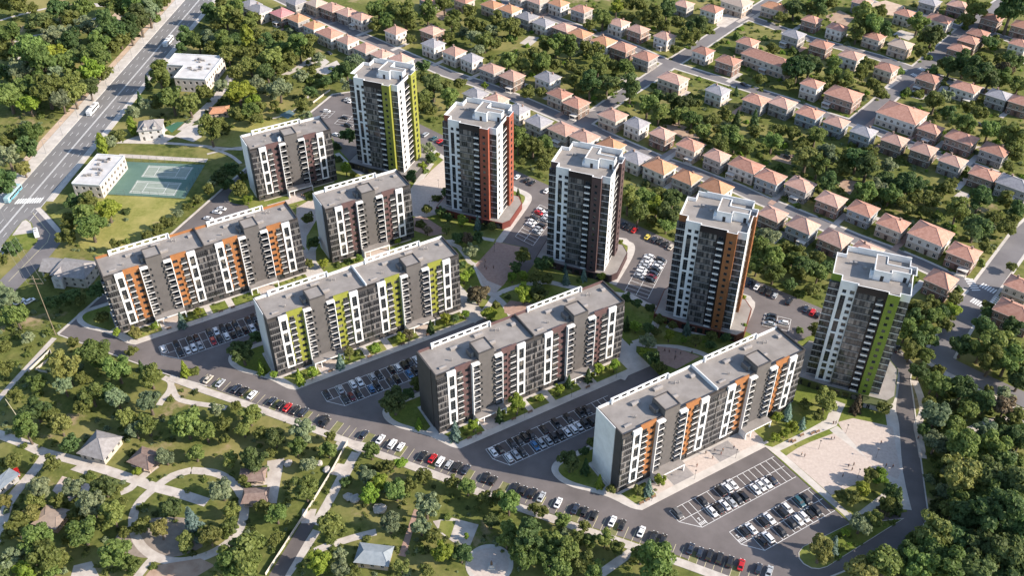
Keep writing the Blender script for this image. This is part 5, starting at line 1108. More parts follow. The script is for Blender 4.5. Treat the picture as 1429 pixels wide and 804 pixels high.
for ph, L_ in bp.items():
    L_.sort(key=lambda s_: s_[0])
    for i, (x, y, _) in enumerate(L_):
        a, b = random.randrange(5), random.randrange(5); pm = random.choice(PEO)
        p = G(x, y, .19); root = thing('person', f'person in {CNAME[a]} jacket and {CNAME[b]} trousers, {ordn(i+1)} from left, {ph}', 'person', p, random.uniform(0, 6.28), 'people on the plazas'); root.scale = (1.03,)*3
        link('body', pm['body'], root)
        for nm, m in (('trousers', CLOTH[b]), ('jacket', CLOTH[a]), ('hair', random.choice(HAIRS))):
            o = link(nm, pm[nm], root); o.material_slots[0].link = 'OBJECT'; o.material_slots[0].material = m

# ---------------------------------------------------------------- street furniture
lp = MB().tube((0, 0, 0), (0, 0, 8), .11, .07, 8).tube((0, 0, 8), (1.6, 0, 8.5), .06, .05, 6).mesh('pole', [STEEL]); lh = MB().box(1.3, 2.2, -.16, .16, 8.42, 8.56).mesh('lamp_head', [VENT])
for i in range(13):
    t = .05+i*.075; p = ext(bl0, bl1, t); n = Vector((-(bl1-bl0).y, (bl1-bl0).x, 0)).normalized(); p = p+n*-1.2
    root = thing('street_lamp', f'grey street lamp, {ordn(i+1)} from the top along the left kerb of the boulevard', 'street lamp', (p.x, p.y, .1), math.atan2(n.y, n.x), 'street lamps along the boulevard'); link('pole', lp, root); link('lamp_head', lh, root)
cl = MB().tube((0, 0, 0), (0, 0, 4.2), .06, .045, 7).mesh('pole', [M('dark_metal', (0.04, 0.04, 0.042), .5)]); ch_ = MB().tube((0, 0, 4.2), (0, 0, 4.35), .05, .28, 8).tube((0, 0, 4.35), (0, 0, 4.45), .3, .3, 8).mesh('lamp_head', [M('dark_metal', (0, 0, 0))])
for ph, pts in (('before the orange block by the boulevard', [S('A', u, 8.6) for u in (10, 30, 50, 70)]), ('before the lime block', [S('B', u, 8.6) for u in (10, 30, 50, 70)]), ('before the plum block', [S('C', u, 8.6) for u in (10, 30, 50, 70)]), ('before the last orange block', [S('D', u, 8.6) for u in (8, 26, 44)]), ('on the big pink plaza', [G(*p) for p in ((1142, 628), (1196, 668), (1222, 640), (1180, 606))]), ('in the brick plazas', [G(*p) for p in ((677, 374), (690, 352), (941, 503), (612, 262), (600, 292))])):
    for i, p in enumerate(sorted(pts, key=scr_x)):
        root = thing('court_lamp', f'slim dark lamp post, {ordn(i+1)} from left {ph}', 'lamp post', (p.x, p.y, .15), 0, 'lamp posts in the estate'); link('pole', cl, root); link('lamp_head', ch_, root)
be = MB().box(-.9, .9, -.25, .25, .38, .46).mesh('seat', [M('bench_timber', (0.20, 0.12, 0.07), .8)]); bb_ = MB().box(-.9, .9, .2, .26, .55, .9).mesh('backrest', [M('bench_timber', (0, 0, 0))]); bl_ = MB().box(-.05, .05, -.22, .26, 0, .38).mesh('leg', [M('dark_metal', (0, 0, 0))])
for ph, pts in (('before the orange block by the boulevard', [S('A', u, 7.6) for u in (17, 38, 43, 64)]), ('before the lime block', [S('B', u, 7.6) for u in (18, 34, 48, 59)]), ('before the plum block', [S('C', u, 7.6) for u in (8, 12, 26, 33, 58)]), ('by the rack before the last orange block', [S('D', u, 7.8) for u in (4.5, 7, 9.5)]), ('along the upper edge of the big plaza', [G(*p) for p in ((1103, 617), (1108, 617.5), (1119, 609), (1134, 606.5), (1141, 604))])):
    for i, p in enumerate(sorted(pts, key=scr_x)):
        root = thing('bench', f'timber bench, {ordn(i+1)} from left {ph}', 'bench', (p.x, p.y, .18), R(30.5), 'benches in the estate'); link('seat', be, root); link('backrest', bb_, root)
        for s_ in (-1, 1): link('leg', bl_, root, (s_*.7, 0, 0))
def fence(name, label, pts, H, mat, post=3.0, panel=True):
    root = thing(name, label, 'fence', pts[0]); o = Vector(pts[0]); a = MB(); b = MB()
    for p, q_ in zip(pts, pts[1:]):
        p, q_ = Vector(p)-o, Vector(q_)-o; L = (q_-p).length; n = max(1, int(L/post))
        for i in range(n+1): c = p+(q_-p)*i/n; a.tube((c.x, c.y, 0), (c.x, c.y, H), .05, .05, 5)
        if panel: b.bar(p, q_, .06, .05, H-.1)
        else:
            for z in np.linspace(.1, H-.05, 4): b.bar(p, q_, .035, z, z+.035)
    a.build('post', mat, root, kind='stuff'); b.build('rail' if not panel else 'panel', mat, root); return root
FG = M('fence_green', (0.10, 0.13, 0.12), .6); FC = M('fence_concrete', (0.46, 0.42, 0.37), .9, var=.1, scale=.4)
fence('court_fence', 'tall wire fence around the green tennis courts', GP([(176, 225), (286, 229.5), (258, 277.5), (151, 271.5)]), 3.6, FG, 4, False)
fence('garden_wall', 'long pale wall between the park lawn and the park lane', GP([(485.5, 618), (462, 661), (440, 697), (402, 756), (371, 804)]), 1.5, FC)
fence('garden_wall', 'low pale wall beside the lot left of the lime tower', GP([(429, 150), (445, 138), (461, 126)]), 1.2, FC)
fence('garden_wall', 'pale angled wall in the rough grass below the parking drive', GP([(40, 520), (71, 490), (73, 500), (50, 518), (66, 521)]), 1.3, FC)
# the tall utility pole and its wires at the left
p = G(78, 468); root = thing('utility_pole', 'tall steel utility pole with a crossarm and wires left of the estate', 'utility pole', p)
MB().tube((0, 0, 0), (0, 0, 30), .2, .11, 8).build('pole', M('rusty_steel', (0.20, 0.16, 0.11), .8, var=.2, scale=.4), root); MB().box(-2.6, 2.6, -.1, .1, 26, 26.2).box(-2, 2, -.1, .1, 28.2, 28.4).build('crossarm', M('rusty_steel', (0, 0, 0)), root)
wr = MB(); e_ = G(36, 780)-p
for x in (-3, 0, 3):
    for (tx, ty) in ((-55, 75), ):
        pr = None
        for i in range(15):
            t = i/14; c = Vector((x+(tx)*t, ty*t, 26-4*math.sin(math.pi*t)))
            if pr is not None: wr.tube(pr, c, .04, .04, 4, 0, False)
            pr = c
wr.build('wire', M('wire', (0.30, 0.28, 0.24), .6), root, kind='stuff')
p = G(40, 605); root = thing('utility_pole', 'thin leaning timber pole among the park trees at left', 'utility pole', p); MB().tube((0, 0, 0), (-3.4, 1.0, 16), .16, .1, 7).build('pole', M('pale_pole', (0.36, 0.33, 0.24), .8), root)
# boulders, monument, satellite bits
def rock(px, r, label, mat):
    bm = bmesh.new(); bmesh.ops.create_icosphere(bm, subdivisions=2, radius=r)
    for v in bm.verts: v.co *= random.uniform(.78, 1.15); v.co.z *= .6
    me = bpy.data.meshes.new('boulder'); bm.to_mesh(me); bm.free(); me.materials.append(mat); p = G(*px); tag(link('boulder', me, None, (p.x, p.y, r*.3)), label, 'boulder', 'boulders in the park')
RK = M('boulder_stone', (0.34, 0.31, 0.28), .9, rgb2=(0.46, 0.43, 0.40), scale=.8)
rock((445.5, 648), 1.3, 'pale boulder left of the pale garden wall, upper of two', RK); rock((456, 657), 1.4, 'pinkish boulder beside the pale garden wall, lower of two', RK); rock((486, 695), 1.7, 'grey boulder under the trees, left of a pair', RK); rock((496, 698), 1.9, 'grey boulder under the trees, right of a pair', RK); rock((530, 712), 2.2, 'tall pale boulder below the broad yellow-green trees', RK); rock((402, 648), 1.6, 'white boulder right of the concrete yard', RK)
p = G(686, 792); root = thing('monument', 'small brown statue on a stepped base in the round plaza', 'monument', (p.x, p.y, .08)); MB().box(-1.2, 1.2, -1.2, 1.2, 0, .5).box(-.7, .7, -.7, .7, .5, 1.2).build('base', KERB, root); MB().tube((0, 0, 1.2), (0, 0, 2.3), .4, .3, 8).tube((0, 0, 2.3), (0, 0, 2.7), .3, .14, 8).tube((0, 0, 2.65), (0, 0, 3.1), .2, .16, 8).build('figure', M('bronze', (0.10, 0.06, 0.035), .5), root)

# ---------------------------------------------------------------- vegetation
FOL = {'b': foliage_mat('leaves_green', (0.098, 0.141, 0.036), (0.171, 0.222, 0.057), (0.279, 0.332, 0.108)),
       'd': foliage_mat('leaves_dark', (0.059, 0.098, 0.033), (0.104, 0.154, 0.049), (0.177, 0.230, 0.085)),
       'g': foliage_mat('leaves_grey_green', (0.131, 0.171, 0.091), (0.211, 0.257, 0.135), (0.325, 0.373, 0.212)),
       'y': foliage_mat('leaves_yellow_green', (0.160, 0.228, 0.029), (0.239, 0.315, 0.045), (0.342, 0.417, 0.082)),
       'o': foliage_mat('leaves_olive', (0.131, 0.149, 0.042), (0.217, 0.228, 0.066), (0.325, 0.328, 0.108)),
       'u': foliage_mat('leaves_autumn', (0.114, 0.095, 0.053), (0.194, 0.158, 0.091), (0.285, 0.240, 0.141)),
       's': foliage_mat('needles_blue', (0.137, 0.208, 0.170), (0.217, 0.315, 0.258), (0.331, 0.442, 0.376)),
       'c': foliage_mat('needles_green', (0.048, 0.096, 0.036), (0.082, 0.141, 0.049), (0.131, 0.195, 0.072))}
BARK = M('bark', (0.11, 0.085, 0.062), .95, var=.2, scale=1.0)
def leaf_quads(C, Nn, size, rs, jit=.62):
    """small leaf sprays: quads at points C, roughly facing Nn"""
    n = len(C); nrm = Nn+rs.normal(0, jit, (n, 3)); nrm /= np.linalg.norm(nrm, axis=1)[:, None]+1e-9
    t = rs.normal(0, 1, (n, 3)); t -= nrm*(t*nrm).sum(1)[:, None]; t /= np.linalg.norm(t, axis=1)[:, None]+1e-9
    b = np.cross(nrm, t); s = size*rs.uniform(.6, 1.4, (n, 1)); a = rs.uniform(.5, 1.0, (n, 1))
    return np.stack([C-t*s-b*s*a, C+t*s-b*s*a*.7, C+t*s*.9+b*s*a, C-t*s*.8+b*s*a*.9], 1).reshape(-1, 3)
def mesh_from(name, V, mat, quads=True):
    n = len(V)//4; me = bpy.data.meshes.new(name); me.vertices.add(len(V)); me.vertices.foreach_set('co', V.astype(np.float32).ravel())
    me.loops.add(n*4); me.loops.foreach_set('vertex_index', np.arange(n*4, dtype=np.int32)); me.polygons.add(n)
    me.polygons.foreach_set('loop_start', np.arange(0, n*4, 4, dtype=np.int32)); me.materials.append(mat); me.update(); me.validate(); return me
def crown_pts(seed, shape, nleaf, leaf):
    """leaf sprays of a crown of radius 1 whose middle is at the origin"""
    rs = np.random.default_rng(seed); P = []; Nn = []
    if shape in ('round', 'wide', 'tall', 'loose'):
        k = {'round': 27, 'wide': 32, 'tall': 26, 'loose': 18}[shape]; ez = {'round': .85, 'wide': .62, 'tall': 1.25, 'loose': .8}[shape]
        cs = []; rad = []
        for i in range(k):
            d = rs.normal(0, 1, 3); d /= np.linalg.norm(d); d[2] = d[2]*.9+.12; r = rs.uniform(.3, .8) if shape != 'loose' else rs.uniform(.45, .85)
            cs.append([d[0]*r, d[1]*r, d[2]*r*ez]); rad.append(rs.uniform(.20, .36) if shape != 'loose' else rs.uniform(.16, .30))
        cs.append([0, 0, 0]); rad.append(.45)
        cs = np.array(cs); rad = np.array(rad); w = rad**2; w /= w.sum(); idx = rs.choice(len(cs), nleaf, p=w)
        d = rs.normal(0, 1, (nleaf, 3)); d /= np.linalg.norm(d, axis=1)[:, None]; d[:, 2] = np.where(rs.random(nleaf) < .6, abs(d[:, 2]), d[:, 2])
        rr = rad[idx]*(1-abs(rs.normal(0, .16, nleaf)))
        C = cs[idx]+d*rr[:, None]*np.array([1, 1, .85]); N_ = d+np.array([0, 0, .25])
        return leaf_quads(C, N_, leaf, rs)
    if shape == 'cone':                      # tiers of drooping branches, middle at origin, height 3.4 radii
        z = rs.random(nleaf)**1.55; lay = 9; zz = (np.floor(z*lay)+rs.random(nleaf)**2*.95)/lay
        ang = rs.uniform(0, 2*np.pi, nleaf); ang = ang+.35*np.sin(ang*5+np.floor(z*lay)*2)
        R_ = (1-zz)**.85*(.72+.28*np.sin(ang*6+np.floor(z*lay)*1.7))*rs.uniform(.45, 1.0, nleaf)**.45
        C = np.stack([R_*np.cos(ang), R_*np.sin(ang), (zz-.5)*3.1-R_*.16], 1); N_ = np.stack([np.cos(ang)*.9, np.sin(ang)*.9, np.full(nleaf, .55)], 1)
        return leaf_quads(C, N_, leaf, rs, .5)
    if shape == 'column':
        z = rs.random(nleaf); ang = rs.uniform(0, 2*np.pi, nleaf); R_ = np.sin(np.pi*(z*.86+.1))**.7*(.75+.25*np.sin(ang*4+z*17))*rs.uniform(.6, 1, nleaf)
        C = np.stack([R_*np.cos(ang), R_*np.sin(ang), (z-.5)*3.6], 1); N_ = np.stack([np.cos(ang), np.sin(ang), np.full(nleaf, .4)], 1)
        return leaf_quads(C, N_, leaf, rs, .5)
    if shape == 'bush':
        d = rs.normal(0, 1, (nleaf, 3)); d /= np.linalg.norm(d, axis=1)[:, None]; d[:, 2] = abs(d[:, 2]); lob = 1+.22*np.sin(d[:, 0]*5+seed)+.2*np.cos(d[:, 1]*6+seed*2)
        C = d*(lob*rs.uniform(.75, 1, nleaf))[:, None]*np.array([1, 1, .8]); return leaf_quads(C, d, leaf, rs)
VAR = {}
def variants(shape, n, nleaf, leaf):
    VAR[shape] = [crown_pts(100+hash(shape) % 7*0+len(VAR)*40+i, shape, nleaf, leaf) for i in range(n)]
variants('round', 6, 3000, .072); variants('wide', 4, 3300, .07); variants('tall', 3, 2900, .074); variants('loose', 3, 1900, .07)
variants('cone', 3, 2000, .10); variants('column', 2, 1500, .11); variants('bush', 4, 620, .14)
_cm_ = {}
def crown_mesh(shape, i, f):
    k = (shape, i, f)
    if k not in _cm_: _cm_[k] = mesh_from('crown', VAR[shape][i], FOL[f])
    return _cm_[k]
_tm = {}
def trunk_mesh(shape, i):
    """tapered trunk with limbs; unit = crown radius, foot at the origin, crown middle at TRK[shape]"""
    if (shape, i) in _tm: return _tm[(shape, i)]
    rs = random.Random(i*7+len(shape)); h = TRK[shape]; b = MB()
    if shape in ('cone', 'column'): b.tube((0, 0, 0), (0, 0, h+.8), .085, .03, 7)
    else:
        bend = (rs.uniform(-.08, .08), rs.uniform(-.08, .08), h*.62); b.tube((0, 0, -.02), bend, .105, .075, 8, 0, False); b.tube(bend, (bend[0]*1.5, bend[1]*1.5, h+.25), .075, .03, 7, 0, False)
        for k in range(6):
            a = k*math.pi/3+rs.uniform(-.4, .4); r = rs.uniform(.45, .75); z0 = rs.uniform(.55, .9)*h
            m = (bend[0]+r*.5*math.cos(a), bend[1]+r*.5*math.sin(a), z0+.22); b.tube((bend[0], bend[1], z0), m, .05, .035, 6, 0, False); b.tube(m, (r*math.cos(a), r*math.sin(a), z0+.5), .035, .012, 5, 0, False)
    _tm[(shape, i)] = b.mesh('trunk', [BARK]); return _tm[(shape, i)]
TRK = {'round': 1.28, 'wide': 1.12, 'tall': 1.6, 'loose': 1.3, 'cone': 1.75, 'column': 2.0, 'bush': 0}

AREAS = []
def area(phrase, org, s, text):
    for t in text.split(';'):
        a = t.split()
        if not a: continue
        x, y, r = float(a[0]), float(a[1]), float(a[2]); AREAS.append((phrase, org[0]+x/s, org[1]+y/s, r/s, a[3] if len(a) > 3 else 'b'))
K = 5.496
area('around the first tower and its lot', (400, 100), K, '470 490 60 d;375 570 35 d;395 670 30 d;455 745 40 y;510 790 25 y;1080 590 50 g;1105 670 40 dt;1040 720 35 y;1160 635 20 y;1060 760 25 b;1100 290 50 b;1030 260 60 b')
area('between plum block and brick red tower', (560, 240), K, '270 200 35 b;200 285 45 b;300 300 40 d;360 350 40 d;145 400 35 o;200 450 40 u;345 430 45 o;465 370 45 y;440 510 50 d;510 520 45 u;585 510 45 d;585 390 35 s;630 420 30 d;700 420 40 b;530 600 60 g;895 170 28 c;870 290 15 b;75 40 45 d;345 160 40 d')
area('in the middle garden', (620, 330), K, '150 310 50 y;205 280 35 y;130 220 35 d;260 440 80 u;205 440 40 s;345 590 60 y;400 530 40 b;85 630 40 d;165 600 35 y;10 630 45 y;600 150 60 bt;550 240 50 d;520 310 45 y;605 300 40 y;690 320 50 b;790 330 50 b;610 430 80 y;720 430 80 d;740 220 50 d;790 200 50 d;935 310 40 s;930 240 25 s;1070 290 35 s;1040 340 25 b;1205 310 35 y;490 465 22 d')
area('before the russet tower', (840, 420), K, '190 170 40 ct;260 200 45 y;350 210 50 d;415 240 40 b;355 310 60 g;330 400 45 y;385 440 60 d;450 515 50 b;445 150 45 b;545 190 40 b;655 200 40 s;515 265 40 y;625 305 25 y;725 300 50 o;845 270 40 b;950 280 40 d;835 340 40 d;1085 200 25 y;95 490 45 y;265 20 40 d;370 50 35 d')
area('at the lot end before the russet tower', (820, 300), K, '300 640 40 d;255 210 20 y;1195 635 25 y')
area('before the orange block by the boulevard', (120, 350), 4.4656, '100 420 40 b;190 510 25 y;305 510 40 o;430 470 28 y;590 425 35 s;700 385 28 y;610 730 35 yc;675 750 28 b;1390 80 30 b')
area('around the lime block', (340, 400), 4.4656, '105 495 35 yc;185 550 28 y;345 560 36 yc;425 540 35 y;600 460 35 s;655 415 32 o;715 420 22 b;820 385 40 y;985 320 35 y;1030 300 35 u;1165 245 32 c;1255 200 50 y;1310 200 35 d;1385 175 32 y;940 718 82 dw;1030 670 40 d;1080 610 40 b')
area('beside the gable of the lime block', (120, 350), 4.4656, '975 630 78 dw;1065 540 45 d')
area('around the plum block', (570, 460), 4.4656, '290 630 45 s;405 600 35 y;565 530 33 c;675 465 55 y;825 430 22 y;940 370 32 y;1000 320 30 c;1120 280 33 c;1185 250 35 y;1280 220 40 y;65 580 30 yc')
area('at the white gable of the last block', (620, 560), 5.1, '895 430 80 dw;1000 360 40 d;1005 460 42 c;1045 290 30 b;1105 570 36 yc;1185 630 35 b')
area('before the last orange block', (820, 530), 4.4656, '315 690 34 o;380 670 38 s;450 630 38 y')
area('between last block and big plaza', (949, 534), 2.977, '605 75 50 b;405 145 22 y;470 185 25 y;435 210 22 y;395 230 20 y;510 165 20 s;575 140 25 b;450 120 26 s;520 95 25 b;737 85 28 uc;850 110 30 b')
area('in the planting between plaza and road', (949, 534), 2.977, '585 700 60 o;640 670 34 s;690 625 20 y;750 590 50 g;800 570 45 b;840 540 28 u;860 510 30 b;900 480 44 dc;875 450 30 d;710 480 35 b;755 445 34 y;830 390 38 y;790 390 32 b;670 470 25 b')
area('behind the dark plum tower', (720, 260), 3.5725, '610 130 50 b;700 100 50 y;560 70 50 b;760 130 60 d;750 190 45 b;780 60 50 d;640 50 50 b;720 40 40 b;680 170 30 b')
area('behind the brick red tower', (560, 150), 4.4656, '730 200 60 b;820 240 70 b;880 230 60 b;890 360 50 b;900 310 40 b;745 340 30 b;940 280 40 b;770 270 40 b;730 160 40 b')
area('behind the russet and green towers', (1020, 240), K, '280 510 80 g;210 600 80 b;320 660 80 b;470 660 70 b;520 620 50 b;660 660 60 b;560 720 80 d;330 770 80 b;670 770 70 b;200 720 70 b;420 590 50 b;740 720 50 d')
area('behind the row of cars by the green tower', (1000, 370), K, '430 70 80 b;560 150 50 d;310 20 60 b;790 90 80 d;740 190 60 b;760 500 50 b;640 60 60 b;640 500 25 b;640 220 35 b')
area('right of the green tower', (1169, 380), K, '560 240 50 b;600 340 50 d;650 280 60 b;740 340 70 b;720 240 50 b;810 310 50 d;890 290 60 y;820 400 60 b;530 440 70 b;650 410 40 y;690 470 70 b;630 520 60 d;720 530 50 d;560 610 70 b;660 640 70 b;630 750 70 d;930 130 25 b;900 200 50 b;1160 260 45 b;1140 310 40 d')
area('in the wood right of the service road', (1169, 380), K, '1120 430 90 d;1340 420 70 d;960 560 90 d;1250 560 120 b;1100 590 80 b;1300 680 110 b;1180 680 90 b;1390 620 80 b;1400 740 80 b')
area('in the wood right of the service road', (1169, 500), K, '790 220 100 b;960 230 100 d;730 190 70 b;760 430 120 g;1010 380 90 b;1130 330 80 d;1160 250 40 b;1280 290 60 g;1280 380 90 u;1370 460 60 b;660 550 50 d;750 650 100 g;880 520 80 b;950 680 120 b;1200 680 110 b;1130 570 90 g;1330 590 90 d;920 780 70 y;1300 640 80 d;1400 640 80 d;1050 770 80 b;1280 790 90 d;1150 10 100 b;1280 50 110 d;1400 160 90 d;1380 30 100 b;780 90 40 b;640 110 80 d;700 330 50 b;1250 480 40 b;850 600 70 b;1080 660 80 b;1390 560 60 d')
area('in the wood at the lower right', (949, 534), 2.977, '1180 370 85 o;1135 530 52 b;1270 480 60 b;1200 560 80 d;1050 620 78 o;1150 660 70 d;1300 560 90 d;1390 600 80 d;1270 690 80 d;1370 720 90 d;860 750 80 b;980 760 70 b;760 790 70 o;1100 760 80 b;1230 780 80 d;1400 450 80 d;1400 790 80 d;1280 390 80 d;1340 480 80 b;950 720 50 d;1040 700 60 b;1170 480 50 b;1330 640 70 d')
area('left of the boulevard', (0, 0), K, '440 70 70 d;310 160 80 d;140 30 60 b;640 60 75 b;540 150 60 b;70 250 75 b;210 200 20 b;30 390 60 b;660 200 80 g;230 380 110 b;400 280 80 g;560 330 90 d;640 250 80 g;770 340 70 b;820 210 85 dt;900 230 75 dt;950 290 50 bt;880 350 60 b;990 220 68 dt;1060 130 80 dt;930 50 80 b;1040 50 80 b;1130 70 75 gt;1180 30 70 d;1190 140 36 b;1260 15 40 b;740 440 90 b;600 410 80 d;420 420 80 y;310 500 100 b;500 480 90 b;700 540 90 y;790 560 60 b;560 610 80 b;440 590 80 g;200 560 90 g;120 500 50 g;30 560 50 d;200 680 90 b;350 680 105 b;560 720 80 b;680 670 70 d;60 740 100 b;220 790 70 y;470 770 80 g;20 30 60 b;250 60 40 b;390 200 60 b;500 250 60 g;840 20 60 b;780 130 30 b;100 190 25 b;30 320 40 b')
area('left of the boulevard', (0, 180), K, '210 140 65 dt;230 40 80 b;60 220 80 g;180 300 60 o;30 390 80 d;10 470 40 d;110 40 60 b;30 120 60 b')
area('between boulevard and school', (180, 40), K, '430 60 60 dt;530 110 70 b;400 150 40 d;620 100 70 g;720 100 70 b;760 190 70 b;620 160 50 b;240 370 78 bt;140 400 34 c;210 560 60 b;330 540 90 b;460 570 80 b;140 590 55 g;80 530 30 c;30 640 50 g;580 490 65 b;20 740 36 yk')
area('in the grove right of the school', (180, 40), K, '810 80 60 d;910 90 55 yk;910 40 55 b;1010 50 60 b;1060 110 60 d;1150 60 60 b;1170 150 70 b;1100 210 90 b;1230 230 60 b;1300 120 80 b;1380 170 60 b;1390 80 50 b;930 270 80 b;1050 260 70 b;1060 330 70 d;1170 300 60 b;820 330 60 b;980 150 60 b;840 470 105 y;950 540 60 y;700 450 60 g;980 420 70 g;1150 460 90 g;1000 600 60 b;930 620 70 b;830 650 60 b;690 730 60 b;620 770 80 b;1320 360 55 g;1390 480 48 d;1330 590 55 b;1410 320 40 b;1110 580 40 b;970 690 50 b;1190 400 60 b;890 200 60 b;740 770 40 b')
area('in the grove right of the school', (320, 0), K, '40 60 70 b;60 150 60 b;150 160 70 b;630 290 50 b;570 340 70 b;60 110 50 g;200 130 40 b')
area('in the grove right of the school', (100, 0), K, '1110 190 50 b;1180 120 80 b;1060 90 60 dt;1270 60 70 b;1240 150 60 b;1160 50 60 b;1330 150 60 b')
area('behind the lot of the lime tower', (320, 0), K, '680 440 50 g;670 530 70 b;745 620 50 d;820 560 60 d;900 540 70 d;960 480 70 g;910 650 60 g;620 610 35 b')
area('by the villa and tennis courts', (0, 180), K, '780 120 40 yk;900 60 60 b;850 100 50 g;960 630 30 d;1370 650 38 g;820 130 30 b')
area('on the lawn below the club house', (0, 180), K, '570 560 65 d;680 560 60 b;640 650 90 b;825 620 88 y;690 740 100 b;540 690 60 b;510 760 50 b')
area('around the pitched house at left', (0, 300), K, '510 170 65 b;100 250 65 d;10 340 40 b;750 580 65 d;570 620 60 d;400 680 50 d;390 480 40 b;890 230 40 b;970 200 25 b;1120 160 40 b;1200 110 50 b;60 640 90 g;120 780 90 b;10 560 50 g;470 650 45 d;1270 60 40 b;620 660 45 b')
area('between tennis courts and short plum block', (200, 170), K, '740 520 60 b;800 590 40 y;680 370 60 d;600 430 70 d;530 480 50 g;410 600 45 b;340 650 40 b;280 690 60 g;220 770 50 b;500 520 40 b;770 420 40 b;1270 740 50 b;1280 580 30 b;640 480 50 d;380 620 30 y')
area('by the second short plum block', (400, 220), 5.089, '160 410 40 d;190 600 50 d;260 750 35 y;160 740 40 b;440 735 28 b;510 715 28 y;370 760 26 b;790 590 25 y;160 260 30 b')
area('in the rough corner left of the parking drive', (0, 420), K, '110 190 110 b;20 360 60 b;220 280 50 g;700 390 125 b;500 510 110 o;280 630 75 b;490 655 75 g;900 530 100 b;1080 500 34 ct;1150 580 95 b;1010 390 45 b;40 520 60 b;370 240 30 b;560 320 40 b;1400 500 40 yk;780 470 70 b;640 600 60 b')
area('in the park round the hip-roofed house', (0, 540), K, '120 70 50 b;270 170 100 d;380 220 70 b;200 330 88 b;460 300 80 o;640 160 60 b;700 60 90 b;900 100 90 g;1140 110 105 g;980 250 90 b;1130 290 90 b;540 440 65 d;400 590 58 b;1270 540 75 g;100 570 60 b;30 590 40 b;1050 650 36 y;820 40 60 d;1040 330 70 g')
area('in the park round the brick hut', (0, 658), K, '310 140 90 g;560 130 80 g;800 120 95 d;280 240 70 b;230 320 75 o;130 430 100 b;700 260 100 g;860 330 90 b;570 340 55 b;630 460 115 b;520 510 50 b;280 540 110 b;330 680 120 b;100 690 100 g;200 770 90 y;900 640 115 b;1000 730 75 b;460 680 60 b;1090 420 62 b;960 470 45 b;40 760 80 d;40 230 50 o;450 230 60 b;920 260 60 b;400 760 70 b')
area('in the park by the long row of cars', (220, 560), K, '220 180 115 b;370 240 85 b;510 290 46 b;440 70 60 g;500 170 60 b;700 100 95 b;660 220 70 b;800 250 65 b;290 400 70 b;555 450 68 b;730 450 105 d;870 400 42 b;900 290 75 d;1110 230 105 g;1060 350 80 b;1310 370 75 b;1160 490 65 g;1320 270 45 b;1130 660 105 b;490 680 105 g;650 610 38 b;600 40 40 b')
area('in and around the circular path', (220, 658), K, '110 290 95 d;260 380 105 s;210 530 78 o;20 450 68 o;400 500 85 o;550 430 75 b;560 300 68 b;800 270 58 b;910 330 85 b;650 640 170 b;900 530 55 b;1330 400 108 b;1240 710 98 y;1390 650 58 g;560 750 110 b;330 460 50 d')
area('in the park below the long row', (440, 600), K, '430 170 68 b;380 350 88 g;490 400 80 y;420 500 80 y;620 470 98 b;560 270 48 b;650 250 56 y;830 360 70 b;720 430 60 b;850 590 115 g;1170 440 78 b;1050 400 58 b;1300 530 55 b;1390 520 55 b;170 670 150 b;570 720 88 g;230 400 40 d;810 740 85 g;500 280 40 b')
area('in the park round the round plaza', (440, 658), K, '970 620 88 y;1120 640 88 d;170 630 55 b;200 750 80 g;660 730 65 o;860 770 55 b;1350 380 75 d;900 500 60 b;1010 350 30 b;1160 500 24 y;300 770 50 b')
area('in the park at the bottom middle', (475, 534), 2.977, '700 500 50 b;920 570 38 b;1015 600 24 b;780 640 68 d;880 660 58 b;760 730 58 b;850 720 58 b;940 700 55 b;1010 740 55 b;980 640 36 b;1100 650 36 b;1310 750 78 b;1250 720 45 b;1150 690 36 b;900 770 58 b;1060 780 48 b;840 540 26 b;805 525 24 b;1030 660 36 b;700 610 44 b;690 660 40 b;1340 800 60 b')
area('in the gardens at the top', (320, 0), K, '1140 60 95 b;1250 70 88 b;1350 100 95 b;1200 160 68 b;1120 190 55 b;1400 190 40 b;1060 190 36 b;1390 300 40 b')
area('in the gardens above the main street', (560, 0), K, '60 100 95 b;200 90 78 b;330 20 68 b;390 170 68 b;90 200 48 b;70 310 48 b;370 280 48 b;530 80 55 b;540 180 55 b;610 200 55 b;700 230 48 g;735 150 55 b;835 200 75 b;900 240 46 b;640 300 75 b;560 280 55 g;720 330 48 b;600 380 55 g;480 250 36 g;840 290 36 b;1190 350 68 bt;1300 350 70 bt;1090 290 36 b;1100 350 46 b;1010 410 56 b;930 440 55 b;820 460 75 b;920 500 66 b;1080 480 66 b;1180 490 56 b;1040 530 46 b;1300 510 56 b;1330 620 66 b;1400 680 56 b;1380 560 56 b;970 710 56 b;1070 710 46 b')
area('between the first two towers and main street', (560, 0), K, '170 520 55 dt;240 640 85 dt;180 600 55 b;340 650 46 b;450 640 46 b;370 750 75 b;170 760 75 b;640 660 26 y')
area('in the gardens left of the cross street', (800, 0), K, '230 130 75 b;120 190 48 b;330 60 55 y;420 30 55 b;420 130 55 b;520 40 55 b;540 130 55 b;640 140 55 b;715 80 66 dt;620 80 55 b;700 190 55 b;800 170 55 b;900 200 56 d;960 190 66 d;860 280 55 b;930 270 46 b;1040 230 36 b;780 380 46 b;180 390 56 b;100 360 55 b;10 350 36 b;210 460 66 b;300 510 56 b;405 515 66 b;70 540 56 b;190 530 66 b;130 650 76 d;260 640 76 d;330 640 55 b;20 620 55 b;440 680 76 dt')
